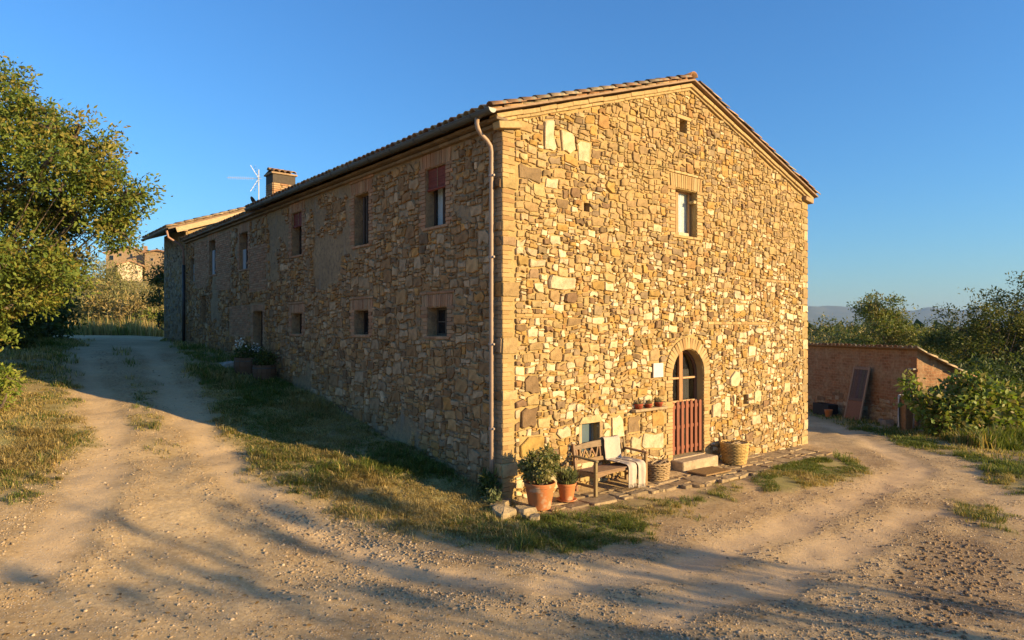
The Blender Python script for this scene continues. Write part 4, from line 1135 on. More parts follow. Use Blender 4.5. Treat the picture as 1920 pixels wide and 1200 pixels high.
for x0, x1, zend, seed in ((.10, .36, .10, 5), (.37, .62, .06, 9)):
    V, Fc, C = cloth(x0, x1, [(0, by - .02, .475), (0, fy + .1, .478), (0, fy - .02, .47), (0, fy - .055, .43), (0, fy - .06, zend)], n=18, amp=.012, seed=seed, narrow=.16)
    q = MB(); q.add(V, Fc); o = q.build("cloth_tail", M_CLOTH, bl, smooth=True); md = o.modifiers.new("thickness", 'SOLIDIFY'); md.thickness = .008
    q = MB()
    for i in range(19):
        p = Vector(V[-19 + i]); q.tube([p, p + Vector((rr.uniform(-.008, .008), rr.uniform(-.012, .004), -.03)), p + Vector((rr.uniform(-.012, .012), rr.uniform(-.015, .005), -.06))], [.005, .005, .003], 4)
    q.build("fringe", M_CLOTH, o)

# ------------------------------------------------------------------ foliage tools
def leaf_mesh(name, P, D, Nn, size, cols, mat=None, width=.42, fold=.25):
    """one folded four-cornered leaf per row"""
    n = len(P); D = D / np.linalg.norm(D, axis=1, keepdims=True)
    Sd = np.cross(D, Nn); Sd /= np.linalg.norm(Sd, axis=1, keepdims=True) + 1e-9
    Nn = np.cross(Sd, D); s = np.asarray(size).reshape(-1, 1)
    a = P; b = P + D * s * .45 + Sd * s * width / 2 + Nn * s * fold * .3; c = P + D * s; d = P + D * s * .45 - Sd * s * width / 2 + Nn * s * fold * .3
    V = np.stack([a, b, c, d], 1).reshape(-1, 3); i = np.arange(n) * 4
    F = np.concatenate([np.stack([i, i + 1, i + 2], 1), np.stack([i, i + 2, i + 3], 1)])
    return npmesh(name, V, F, mat or M_LEAF, np.repeat(cols, 4, axis=0))
def clusters(blobs, n, rng, shell=.5, gap=.42, gs=1.1):
    """points in the outer part of several ellipsoids, thinned so that gaps open"""
    vol = np.array([(b[3] * b[4] * b[5]) ** .72 for b in blobs]); pr = vol / vol.sum(); out = []; own = []
    while len(out) < n:
        k = rng.choice(len(blobs), p=pr); b = blobs[k]; d = rng.normal(size=3); d /= np.linalg.norm(d)
        r = shell + (1 - shell) * rng.random() ** .7
        if rng.random() < .06: r *= 1.08
        p = np.array(b[:3]) + d * r * np.array(b[3:6])
        if vnoise(p[0] * gs + p[2] * .7, p[1] * gs - p[2] * gs) < gap * rng.uniform(.7, 1.2): continue
        out.append(p); own.append(k)
    return np.array(out), np.array(own)
def crown(name, blobs, nclu, per, spread, size, pal, rng, parent=None, shell=.5, gap=.42, droop=.2, mat=None, width=.42, gs=1.1):
    c, own = clusters(blobs, nclu, rng, shell, gap, gs)
    N_ = nclu * per; ci = np.repeat(np.arange(nclu), per)
    P = c[ci] + rng.normal(size=(N_, 3)) * spread * np.array([1, 1, .75])
    ctr = np.array([b[:3] for b in blobs])[own][ci]
    D = rng.normal(size=(N_, 3)) + (P - ctr) / (np.linalg.norm(P - ctr, axis=1, keepdims=True) + 1e-6) * .8; D[:, 2] -= droop
    Nn = rng.normal(size=(N_, 3)); Nn[:, 2] += .45; Nn += (P - ctr) / (np.linalg.norm(P - ctr, axis=1, keepdims=True) + 1e-6) * .7
    pal = np.array(pal); col = pal[rng.integers(0, len(pal), nclu)][ci] * rng.uniform(.72, 1.25, (N_, 1))
    me = leaf_mesh(name, P, D, Nn, rng.uniform(.5, 1.4, N_) * size, col, mat, width)
    return link(name, me, parent), c, own
def tree(name, label, cat, base, blobs, nclu, per, spread, size, pal, seed, trunk=.2, group=None, shell=.5, gap=.42, limbs=60, lean=(0, 0), width=.42, gs=1.1, stems=1):
    rng = np.random.default_rng(seed); r = random.Random(seed)
    t = empty(name, base, 0, label, cat, group)
    B = [(b[0] - base[0], b[1] - base[1], b[2] - base[2], b[3], b[4], b[5]) for b in blobs]
    cr, c, own = crown("crown", B, nclu, per, spread, size, pal, rng, t, shell, gap, width=width, gs=gs)
    q = MB(); zc = min(b[2] for b in B)
    for s_ in range(stems):
        fork = Vector((lean[0] + r.uniform(-.1, .1) * (1 + 3 * (stems > 1)), lean[1] + r.uniform(-.1, .1), max(.4, zc * .55)))
        mid = fork * .5 + Vector((r.uniform(-.1, .1), r.uniform(-.1, .1), 0))
        q.tube([(0, 0, -.3), (0, 0, 0), mid, fork], [trunk * 1.35, trunk * 1.1, trunk * .9, trunk * .75], 8)
        for k, b in enumerate(B):
            if stems > 1 and k % stems != s_: continue
            e = Vector(b[:3]); m1 = fork.lerp(e, .5) + Vector((r.uniform(-.2, .2), r.uniform(-.2, .2), r.uniform(0, .3))) * min(1, b[3])
            kb = min(1, (b[3] / max(x_[3] for x_ in B)) ** 1.4); q.tube([fork, m1, e], [trunk * .55 * kb, trunk * .38 * kb, trunk * .18 * kb], 6)
    pick = r.sample(range(len(c)), min(limbs, len(c)))
    for i in pick:
        e = Vector(c[i]); o = Vector(B[own[i]][:3]); m1 = o.lerp(e, .5) + Vector((r.uniform(-.1, .1), r.uniform(-.1, .1), r.uniform(-.05, .15)))
        q.tube([o, m1, e], [trunk * .18 + .006, trunk * .1 + .005, .005], 4, cap=False)
    q.build("trunk", M_BARK, t, smooth=True)
    return t
OAK = [(.15, .19, .03), (.20, .22, .035), (.24, .20, .04), (.11, .16, .028), (.26, .22, .045), (.13, .18, .033), (.17, .22, .04)]
FRESH = [(.17, .23, .03), (.22, .26, .035), (.14, .20, .03), (.25, .25, .05)]
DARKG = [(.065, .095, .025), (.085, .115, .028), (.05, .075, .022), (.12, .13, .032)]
OLIVE = [(.26, .23, .08), (.34, .27, .105), (.19, .19, .07), (.40, .29, .115), (.25, .21, .08)]

# ------------------------------------------------------------------ pots by the bench
def pot(name, r, h, parent, rim=.18, z0=0.0):
    q = MB(); rb = r * .68
    q.lathe([(.001, .004), (rb * .96, 0), (rb, .01), (r * .93, h * (1 - rim)), (r * .94, h * (1 - rim) + .004), (r * .99, h * (1 - rim) + .012), (r, h * (1 - rim) + .02), (r * 1.01, h - .025), (r * 1.03, h - .012), (r * 1.0, h), (r * .93, h), (r * .9, h - .02), (r * .88, h * .86)], 40)
    q.lathe([(r * .955, h * .70), (r * .97, h * .705), (r * .955, h * .715)], 40); q.v = [(x, y, z + z0) for x, y, z in q.v]
    p = q.build(name, M_TERRA, parent, smooth=True)
    s_ = MB(); s_.lathe([(.001, h * .885), (r * .5, h * .9), (r * .89, h * .87)], 24); s_.v = [(x, y, z + z0) for x, y, z in s_.v]; s_.build("soil", M_SOIL, parent); return p
def on_patio(u, v): p = W(u, v); return Vector((p.x, p.y, PATZ(u) + .015))
bp = empty("potted_shrub", on_patio(.30, -.62), 0, "large terracotta pot with a round leafy shrub at the corner of the house", "potted plant")
pot("pot", .262, .44, bp)
rng = np.random.default_rng(31)
crown("foliage", [(0, 0, .70, .30, .30, .26), (.12, .05, .80, .22, .2, .2), (-.14, 0, .66, .2, .2, .2), (.05, -.16, .66, .2, .16, .16)], 500, 8, .03, .058, [(.17, .18, .05), (.23, .225, .075), (.30, .26, .10), (.13, .15, .045), (.35, .29, .12)], rng, bp, shell=.3, gap=.22, width=.6, gs=5)
q = MB()
for i in range(14):
    a = i * .45; e = Vector((.24 * math.cos(a), .24 * math.sin(a), .62 + .03 * (i % 5))); q.tube([(.03 * math.cos(a), .03 * math.sin(a), .36), e * .5 + Vector((0, 0, .25)), e], [.009, .006, .003], 5)
q.build("stem", M_BARK, bp)
sp = empty("potted_herb", on_patio(1.02, -.52), 0, "smaller terracotta pot of fine-leaved herbs standing on a saucer beside the bench", "potted plant")
pot("pot", .168, .29, sp, z0=.02)
q = MB(); q.lathe([(.001, .008), (.15, 0), (.185, .03), (.175, .035), (.14, .015), (.001, .015)], 32); q.build("saucer", M_TERRA, sp, smooth=True)
n = 900; rng = np.random.default_rng(32)
a = rng.uniform(0, 2 * np.pi, n); rad = .13 * np.sqrt(rng.random(n)); P = np.stack([rad * np.cos(a), rad * np.sin(a), np.full(n, .27) + rng.uniform(0, .16, n)], 1)
D = np.stack([np.cos(a) * rad * 3.2, np.sin(a) * rad * 3.2, np.full(n, .75)], 1) + rng.normal(size=(n, 3)) * .22
link("foliage", leaf_mesh("foliage", P, D, rng.normal(size=(n, 3)), rng.uniform(.09, .19, n), np.array([(.15, .18, .07), (.19, .21, .09), (.24, .24, .12)])[rng.integers(0, 3, n)], None, .12), sp)

# three little pots on the ledge
for k, (u, s_, lab) in enumerate([(3.52, 1.0, "small red clay pot of dry sprigs on the wall ledge, farthest from the door"), (3.84, .85, "small red clay pot of dry sprigs on the wall ledge, middle one of three"), (4.18, .95, "small red clay pot of dry sprigs on the wall ledge, nearest the door")]):
    t = empty("flower_pot", W(u, -.06, 1.183), HA, lab, "flower pot", "little pots on the wall ledge")
    q = MB(); q.lathe([(.001, 0), (.065 * s_, 0), (.085 * s_, .07 * s_), (.095 * s_, .075 * s_), (.095 * s_, .105 * s_), (.085 * s_, .105 * s_), (.08 * s_, .08 * s_), (.001, .08 * s_)], 20, col=(1, 1, 1)); q.build("pot", surf("red_clay", (.36, .075, .03), (.28, .06, .028), 6, .8, 40, .15, .003) if k == 0 else bpy.data.materials["red_clay"], t, smooth=True)
    n = 90; P = np.stack([rng.normal(0, .03, n), rng.normal(0, .025, n), rng.uniform(.07, .13, n)], 1); D = rng.normal(size=(n, 3)) * .6; D[:, 2] += .7
    link("sprig", leaf_mesh("sprig", P, D, rng.normal(size=(n, 3)), rng.uniform(.05, .11, n), np.array([(.26, .20, .10), (.20, .18, .09), (.33, .26, .15)])[rng.integers(0, 3, n)], None, .25), t)
q = MB(); q.box((0, 0, 0), (.33, .03, .30), None, (.60, .57, .52), .006)
o = q.build("wall_plaque", surf("pale_marble", (1, 1, 1), (.88, .85, .84), 9, .5, 40, .05, .002, attr=True), None, W(4.19, -.035, 1.945)); o.rotation_euler = (0, 0, HA); tag(o, "pale square marble plaque fixed to the gable wall left of the arched door", "plaque")

# ------------------------------------------------------------------ baskets
def basket(name, label, u, v, r0, r1, h, col, rows, stakes, sx=1.0, sy=1.0, rough=.0, rz=0.0, contents='logs'):
    t = empty(name, on_patio(u, v), HA + rz, label, "basket")
    rng = np.random.default_rng(int(u * 100)); q = MB()
    for i in range(rows):
        z = h * (i + .5) / rows; r = r0 + (r1 - r0) * (z / h) ** .8; nseg = stakes * 2
        pts = []
        for k in range(nseg + 1):
            a = 2 * math.pi * k / nseg; b = (1 if (k + i) % 2 else -1) * .017
            pts.append(((r + b) * math.cos(a) * sx, (r + b) * math.sin(a) * sy, z + rng.normal(0, rough)))
        kk = rng.uniform(.82, 1.15); q.tube(pts, h / rows * .50, 5, tuple(c * kk for c in col), cap=False)
    q.build("weave", M_WICK, t, smooth=True)
    q = MB()
    for k in range(stakes):
        a = 2 * math.pi * (k + .5) / stakes; q.tube([(r0 * math.cos(a) * sx, r0 * math.sin(a) * sy, .0), ((r0 + r1) / 2 * math.cos(a) * sx * 1.01, (r0 + r1) / 2 * math.sin(a) * sy * 1.01, h * .5), (r1 * math.cos(a) * sx, r1 * math.sin(a) * sy, h + .01)], .008, 5, tuple(c * .85 for c in col))
    q.build("stake", M_WICK, t)
    q = MB()
    for j in range(3):
        pts = [((r1 + .012 * math.sin(k * 1.3 + j * 2)) * math.cos(2 * math.pi * k / 48) * sx, (r1 + .012 * math.sin(k * 1.3 + j * 2)) * math.sin(2 * math.pi * k / 48) * sy, h + .012 * math.cos(k * 1.3 + j * 2.1)) for k in range(49)]
        q.tube(pts, .014, 5, col, cap=False)
    q.build("rim", M_WICK, t, smooth=True)
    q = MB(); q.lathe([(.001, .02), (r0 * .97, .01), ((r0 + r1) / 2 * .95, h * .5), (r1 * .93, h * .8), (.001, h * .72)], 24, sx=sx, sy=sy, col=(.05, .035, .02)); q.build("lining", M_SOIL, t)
    return t, r1, h
tb, r1, h = basket("log_basket", "low rough wicker basket of sticks on the paving between bench and doorstep", 3.66, -.42, .20, .235, .33, (.40, .28, .15), 9, 16, 1.15, .95, .006)
def sticks(t, r1, z, n, L, rad, cols, seed, sx=1.0):
    r = random.Random(seed); Rm = Matrix.Rotation(HA, 3, 'Z')
    for i in range(n):
        a = r.uniform(0, 6.28); p = Vector((r.uniform(-.5, .5) * r1 * sx, r.uniform(-.5, .5) * r1, z + r.uniform(-.03, .03))); d = Vector((math.cos(a), math.sin(a), r.uniform(-.15, .3))).normalized() * L * r.uniform(.6, 1.1) / 2
        k = r.uniform(.75, 1.2); q = MB(); q.tube([p - d, p + Vector((r.uniform(-.01, .01), r.uniform(-.01, .01), .01)), p + d], rad * r.uniform(.7, 1.2), 7, tuple(c * k for c in r.choice(cols)))
        o = q.build("firewood", M_WOOD, None, t.location); o.rotation_euler = t.rotation_euler.copy()
        yield o
for o in sticks(tb, r1, .315, 9, .34, .02, [(.30, .21, .12), (.44, .33, .19), (.2, .14, .09)], 3): tag(o, "short stick of firewood lying in the low rough basket by the doorstep", "firewood", "sticks in the low basket")
tb2, r1, h = basket("wicker_basket", "tall yellow wicker basket of kindling standing against the wall right of the arched door", 6.47, -.42, .225, .30, .47, (.55, .38, .14), 14, 17, 1, 1, .002)
for o in sticks(tb2, r1, .44, 9, .40, .017, [(.40, .29, .16), (.5, .38, .22), (.14, .10, .07)], 5): tag(o, "thin stick of kindling piled in the tall yellow basket", "firewood", "kindling in the tall basket")
q = MB(); q.box((0, 0, .012), (.86, .50, .024), None, (.33, .20, .09), .006)
for i in range(42): q.box((-.41 + i * .02, 0, .026), (.013, .48, .008), None, (.30 + .06 * (i % 3), .19 + .03 * (i % 3), .085))
o = q.build("doormat", surf("coir", (1.05, 1.05, 1.05), (.7, .68, .62), 40, 1, 160, .8, .008, attr=True), None, on_patio(5.05, -.70) + Vector((0, 0, .012))); o.rotation_euler = (0, 0, HA - .05); tag(o, "brown coir doormat on the paving below the doorstep", "doormat")

# ------------------------------------------------------------------ half barrels by the far door
def barrel(u, v, r, h, lab, white):
    t = empty("barrel_planter", lw(u, v), HA, lab, "planter", "half barrels beside the shaded door")
    for k in range(16):
        a = 2 * math.pi * k / 16; q = MB(); w = 2 * r * math.sin(math.pi / 16) * .97
        for z0, z1_, ra_, rb_ in ((0, h * .5, r * .88, r), (h * .5, h, r, r * .97)):
            q.bar((ra_ * math.cos(a), ra_ * math.sin(a), z0), (rb_ * math.cos(a), rb_ * math.sin(a), z1_), w, .025, (.13, .075, .045), (math.cos(a), math.sin(a), 0))
        q.build("stave", M_WOODZ, t)
    for z in (h * .18, h * .8):
        q = MB(); q.lathe([(r * .97 + .004 + (.02 if z > h * .5 else -.03), z - .02), (r * .97 + .006 + (.02 if z > h * .5 else -.02), z + .02)], 24, col=(.06, .055, .05)); q.build("hoop", M_METAL, t)
    q = MB(); q.lathe([(.001, h * .9), (r * .93, h * .88)], 20); q.build("soil", M_SOIL, t)
    rng = np.random.default_rng(int(v * 10)); crown("foliage", [(0, 0, h + .16, r * .9, r * .9, .22)], 130, 6, .05, .09, DARKG, rng, t, .2, .2)
    if white:
        n = 80; P = np.concatenate([rng.normal(0, .07, (n // 2, 3)) + np.array([-.25, .1, h + .38]), rng.normal(0, .075, (n // 2, 3)) + np.array([.1, -.22, h + .28])])
        link("blossom", leaf_mesh("blossom", P, rng.normal(size=(n, 3)), rng.normal(size=(n, 3)), rng.uniform(.05, .08, n), np.full((n, 3), .72), None, .8), t)

for (u, v, r, h, lab, wh) in ((-.62, 10.9, .40, .48, "half barrel planter with white flowers beside the shaded door of the long wall", True), (-.5, 10.0, .30, .40, "smaller half barrel planter of green leaves next to the white-flowered barrel", False)): barrel(u, v, r, h, lab, wh)
q = MB(); (cx, cy), poly = stone_shape(-.5, .5, -.3, .3, .02, np.random.default_rng(4), .9); vv_, ff = stone_verts(poly, .14, np.random.default_rng(5)); q.add(vv_, ff, (.42, .40, .37)); o = q.build("stone_step", M_STONE, None, lw(-.75, 12.2, -.02)); o.rotation_euler = (0, 0, HA + 1.5); tag(o, "pale flat stone step on the grass before the shaded door", "stone step")

# ------------------------------------------------------------------ brick shed on the right
SHA = math.atan2(.979, -.2033)
shed = empty("brick_shed", (13.35, 22.0, -.75), SHA, "low brick lean-to shed with a tiled top beyond the farmhouse", "shed")
# local x runs away from the camera along the front wall, local -y is the lit end side
SLN, SWD, SHT = 8.5, 3.0, 2.86
M_SHED = patchwall("shed_brick", (.42, .21, .105), (.28, .145, .075), (.40, .27, .155), 2.5)
q = MB()
q.prism([(0, -.6), (-SWD, -.6), (-SWD, SHT - SWD * .44), (0, SHT)], 0, SLN, lambda s, t, d: (d, s, t)); swall = q.build("wall", M_SHED, shed)
q = MB()
p = [(-.18, .16, SHT + .06), (SLN, .16, SHT + .06), (SLN, -SWD - .25, SHT - .02 - (SWD + .16) * .44), (-.18, -SWD - .25, SHT - .02 - (SWD + .16) * .44)]
q.add(p + [(a, b, c + .05) for a, b, c in p], [(0, 1, 2, 3), (4, 5, 6, 7), (0, 1, 5, 4), (0, 3, 7, 4), (3, 2, 6, 7)], (.34, .22, .12)); sroof = q.build("roof", M_WOOD, shed)
sd_ = Vector((0, -1, -.44)).normalized(); sn_ = Vector((0, -.44, 1)).normalized()
rest_ = MB()
for j in range(39):
    for i in range(8):
        o_ = Vector((-.16 + j * .22 + rr.uniform(-.015, .015), .22, SHT + .10)) + sd_ * (i * .42 + (0 if i else rr.uniform(-.04, .03)))
        X = (-sd_ + sn_ * (-.06 if i else .02)).normalized(); X = -X if i == 0 else X
        Yv = sn_.cross(X).normalized(); Z = X.cross(Yv); Rm = Matrix((X, Yv, Z)).transposed()
        if i == 0 or j == 0:
            o = link("tile", tile_meshes[rr.randrange(6)], sroof, o_ if i == 0 else o_ + sd_ * .44); o.rotation_euler = Rm.to_euler()
        else: rest_.add([Rm @ Vector(t) + o_ + sd_ * .44 for t in TV], TF, rr.choice(T_PAL))
tag(rest_.build("tile", M_TILE, sroof, smooth=True), kind='stuff')
rng = np.random.default_rng(44)
tag(loose_stones(230, lambda s, t, h: (s, h, t), lambda: rng.uniform(.1, 6.8), lambda s: rng.uniform(-.2, 1.15) * rng.uniform(.4, 1), [(.42, .31, .19), (.36, .25, .14), (.46, .37, .25), (.30, .2, .12)], (.2, .5), (.1, .24)).build("stone", M_STONE, swall), kind='stuff')
q = MB()
for i in range(30):
    q.box((rr.choice([.17, .21]) - .05, .004, -.3 + i * .1), (.34 if i % 2 else .26, .05, .09), None, (.34, .17, .085), .006)
tag(q.build("brick", M_BRICK, swall), kind='stuff')
q = MB(); q.box((.12, .06, SHT - .62), (.22, .18, .06), None, (.5, .42, .3), .01); q.build("ledge_stone", M_STONE, swall)
# leaning door panel
def shed_pt(x, y): p = Vector((13.35 + x * math.cos(SHA) - y * math.sin(SHA), 22.0 + x * math.sin(SHA) + y * math.cos(SHA), 0)); p.z = z1(p.x, p.y); return p
ld = empty("old_door", shed_pt(2.35, .55), SHA, "old brown wooden door panel leaning against the shed front", "door panel")
q = MB(); tilt = Matrix.Rotation(.22, 3, 'X')
def leanpart(name, x0, x1, z0, z1_, d0, d1, col, mat=M_WOODZ):
    q = MB(); q.box(((x0 + x1) / 2, (d0 + d1) / 2, (z0 + z1_) / 2), (x1 - x0, d1 - d0, z1_ - z0), None, col, .004); q.v = [tuple(tilt @ Vector(p)) for p in q.v]; return q.build(name, mat, ld)
for x0 in (-.42, .35): leanpart("stile", x0, x0 + .07, 0, 1.95, 0, .05, (.36, .25, .16))
leanpart("rail", -.35, .35, 1.86, 1.95, 0, .05, (.30, .2, .13)); leanpart("rail", -.35, .35, .70, .80, 0, .05, (.17, .11, .08))
for i in range(5): leanpart("board", -.35 + i * .14, -.35 + i * .14 + .134, .0 if False else .80, 1.86, .01, .035, tuple(c * rr.uniform(.8, 1.1) for c in (.13, .09, .07)))
leanpart("lower_panel", -.35, .35, .02, .70, .01, .035, (.27, .135, .075))
# black crate with a clay pot
q = MB()
cr = empty("black_crate", shed_pt(3.9, .5), SHA, "open black crate standing in shade at the shed foot", "crate")
for n_, c_, d_ in (("side_panel", (0, .2, .22), (.9, .03, .44)), ("side_panel", (0, -.2, .22), (.9, .03, .44)), ("end_panel", (.44, 0, .22), (.03, .37, .44)), ("end_panel", (-.44, 0, .22), (.03, .37, .44)), ("base", (0, 0, .02), (.85, .37, .03))):
    q = MB(); q.box(c_, d_, None, (.03, .027, .025), .006); q.build(n_, M_PLAIN, cr)
t = empty("clay_pot", shed_pt(3.25, .85), 0, "small dim terracotta pot on the grass beside the black crate", "flower pot"); pot("pot", .15, .28, t)
# post wrapped in a pale sheet, and stones around it
pw = empty("stone_post", shed_pt(-.35, .75), SHA, "short square post beside the shed corner under the leafy bush", "post")
q = MB(); q.box((0, 0, .5), (.26, .26, 1.12), None, (.33, .21, .12), .015); q.build("shaft", M_BRICK, pw); q = MB(); q.box((0, 0, 1.09), (.34, .34, .07), None, (.36, .33, .29), .015); q.build("cap", M_STONE, pw)
q = MB(); n = 22; b0 = 0
for j in range(15):
    z = 1.14 - j * .075
    for i in range(n + 1):
        a = -2.7 + 4.0 * i / n; r = .215 + .022 * math.sin(i * 1.7 + j * .25) + .012 * math.sin(i * 4.2) - .03 * (j < 1)
        q.v.append((r * math.cos(a), r * math.sin(a), z)); q.c.append((.55, .56, .56))
for j in range(14):
    for i in range(n): q.f.append((j * (n + 1) + i, j * (n + 1) + i + 1, (j + 1) * (n + 1) + i + 1, (j + 1) * (n + 1) + i))
o = q.build("plastic_sheet", surf("pale_sheet", (1, 1, 1), (.8, .8, .8), 6, .35, 18, .3, .02, attr=True, spec=.5), None, pw.location, smooth=True); o.rotation_euler = (0, 0, SHA); tag(o, "crumpled pale plastic sheet wrapped round the short post by the shed", "plastic sheet")
rng = np.random.default_rng(51)
for k, (x, y, w, lab) in enumerate([(.75, .5, .5, "flat grey stone leaning at the shed foot, biggest of the loose stones"), (.35, .75, .3, "rounded pale stone in the grass in front of the shed foot"), (1.15, .35, .34, "dark stone block at the shed foot next to the leaning door"), (.1, 1.05, .22, "small tan stone in the grass by the wrapped post")]):
    (cx, cy), poly = stone_shape(-w / 2, w / 2, -w * .35, w * .35, .01, rng, 1.0); vv_, ff = stone_verts(poly, w * .4, rng); q = MB(); q.add(vv_, ff, np.array((.40, .33, .25)) * rng.uniform(.6, 1.1)); o = q.build("loose_stone", M_STONE, None, shed_pt(x, y)); o.rotation_euler = (0, 0, SHA + rng.normal(0, .4)); tag(o, lab, "stone", "loose stones at the shed foot")

# ------------------------------------------------------------------ trees and shrubs
def B(x, y, z, r, ry=None, rz=None): return (x, y, z, r, ry or r, rz or r)
def gp(x, y, dz=0.0): return (x, y, z1(x, y) + dz)
def lumpy(bl, n, seed, f0=.28, f1=.5, keep=.72):
    r = random.Random(seed); o = []
    for b in bl:
        o.append((b[0], b[1], b[2], b[3] * keep, b[4] * keep, b[5] * keep))
        if min(b[3:6]) < .6: o[-1] = b
        for i in range(n if min(b[3:6]) > .6 else 2):
            d = Vector((r.gauss(0, 1), r.gauss(0, 1), r.gauss(0, .8))).normalized(); f = r.uniform(f0, f1); m = b[3] * f
            o.append((b[0] + d.x * b[3] * .82, b[1] + d.y * b[4] * .82, b[2] + d.z * b[5] * .82, m, m, m * .75))
    return o
tree("oak_tree", "big oak with yellowing leaves leaning over the track at the picture edge", "tree", gp(-12.8, 15.6),
     lumpy([B(-12.6, 15.2, 6.3, 2.4), B(-10.5, 14.9, 6.2, 1.55), B(-9.15, 14.8, 5.75, .95), B(-10.9, 14.5, 4.5, 1.2), B(-12.2, 15.2, 8.0, 1.25), B(-9.8, 15, 7.15, .8), B(-12.3, 13.8, 3.9, 1.1), B(-14.8, 15.2, 6.2, 2.6), B(-8.35, 14.8, 5.75, .5, .4, .32), B(-8.75, 14.8, 4.95, .5, .5, .4), B(-9.6, 14.4, 4.1, .65), B(-11.3, 14.2, 3.3, .7, .7, .5), B(-10.9, 15.4, 7.5, .7), B(-11.7, 14.1, 2.7, .9, .7, .6), B(-10.5, 14.4, 3.5, .7, .7, .5), B(-9.3, 14.6, 5.0, .7)], 8, 5),
     4300, 23, .115, .108, OAK, 61, .24, limbs=320, shell=.3, gap=.30)
tree("leafy_bush", "bright green bush in the sun under the oak", "bush", gp(-10.35, 13.3), [B(-10.5, 13.3, z1(-10.35, 13.3) + .55, .62, .6, .5), B(-10.0, 13.2, z1(-10.35, 13.3) + .75, .3)], 200, 12, .07, .09, FRESH, 62, .03, limbs=30, shell=.2, gap=.25, stems=4)
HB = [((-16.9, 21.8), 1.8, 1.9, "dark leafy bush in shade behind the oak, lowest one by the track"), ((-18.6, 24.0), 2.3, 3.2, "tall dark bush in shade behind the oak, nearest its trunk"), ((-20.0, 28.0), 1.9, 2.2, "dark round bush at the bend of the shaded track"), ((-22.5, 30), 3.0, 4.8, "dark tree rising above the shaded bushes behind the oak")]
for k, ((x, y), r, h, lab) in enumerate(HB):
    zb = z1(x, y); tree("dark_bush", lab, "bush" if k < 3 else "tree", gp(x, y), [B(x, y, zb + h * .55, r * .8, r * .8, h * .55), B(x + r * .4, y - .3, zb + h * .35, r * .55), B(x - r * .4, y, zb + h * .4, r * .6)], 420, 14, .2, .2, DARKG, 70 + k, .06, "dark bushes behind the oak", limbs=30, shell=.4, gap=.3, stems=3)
# pale scrub beyond the bend, in the sun
SC = [(-30.5, 50, 2.2, 3.8, 0, "feathery olive shrub beyond the bend of the track, nearest the oak"), (-27.2, 48.5, 1.9, 3.0, 3, "straw coloured feathery shrub in the sun beyond the track bend"), (-28.8, 53, 2.2, 5.2, 0, "tall grey-green shrub behind the straw coloured one"), (-25.0, 47.0, 1.5, 2.3, 4, "low green bush at the roadside close to the far house corner"), (-33.5, 55, 2.6, 6.2, 2, "big dusky olive tree under the hill village"), (-29.5, 58, 2.4, 7.4, 1, "dark evergreen bush just below the hilltop houses"), (-27.3, 56, 2.0, 6.6, 1, "dark evergreen bush by the far house wall below the village"), (-38, 60, 3.0, 7.5, 2, "olive tree half hidden by the oak leaves"), (-43, 75, 4.0, 11.0, 0, "broad olive tree high on the slope below the village")]
for k, (x, y, r, h, kind, lab) in enumerate(SC):
    zb = z1(x, y); pal = (OLIVE, DARKG + OLIVE[2:3], OLIVE[:1] + OLIVE[2:3], OLIVE[1:2] + OLIVE[3:4], FRESH + OLIVE)[kind]
    tree("scrub_bush", lab, "shrub", gp(x, y), [B(x, y, zb + h * .5, r * .85, r * .85, h * .5), B(x + r * .5, y, zb + h * .34, r * .6, r * .6, h * .3), B(x - r * .5, y, zb + h * .4, r * .6, r * .6, h * .34)], 420, 12, .28, .30, pal, 80 + k, .06, "scrub beyond the bend of the track", limbs=40, shell=.3, gap=.34, width=.3, stems=4)
zb = z1(-19.3, 37)
tree("leaning_tree", "slim dark sapling leaning beside the far corner of the farmhouse", "tree", gp(-18.3, 36.0), [B(-19.1, 36, zb + 3.3, .7, .7, .8), B(-19.3, 36, zb + 2.1, .5, .5, .4), B(-18.6, 36, zb + 1.1, .6, .5, .4), B(-18.9, 36, zb + 4.3, .5, .5, .5)], 240, 12, .14, .15, DARKG, 95, .05, lean=(-.8, 0), limbs=30, shell=.2, gap=.3)
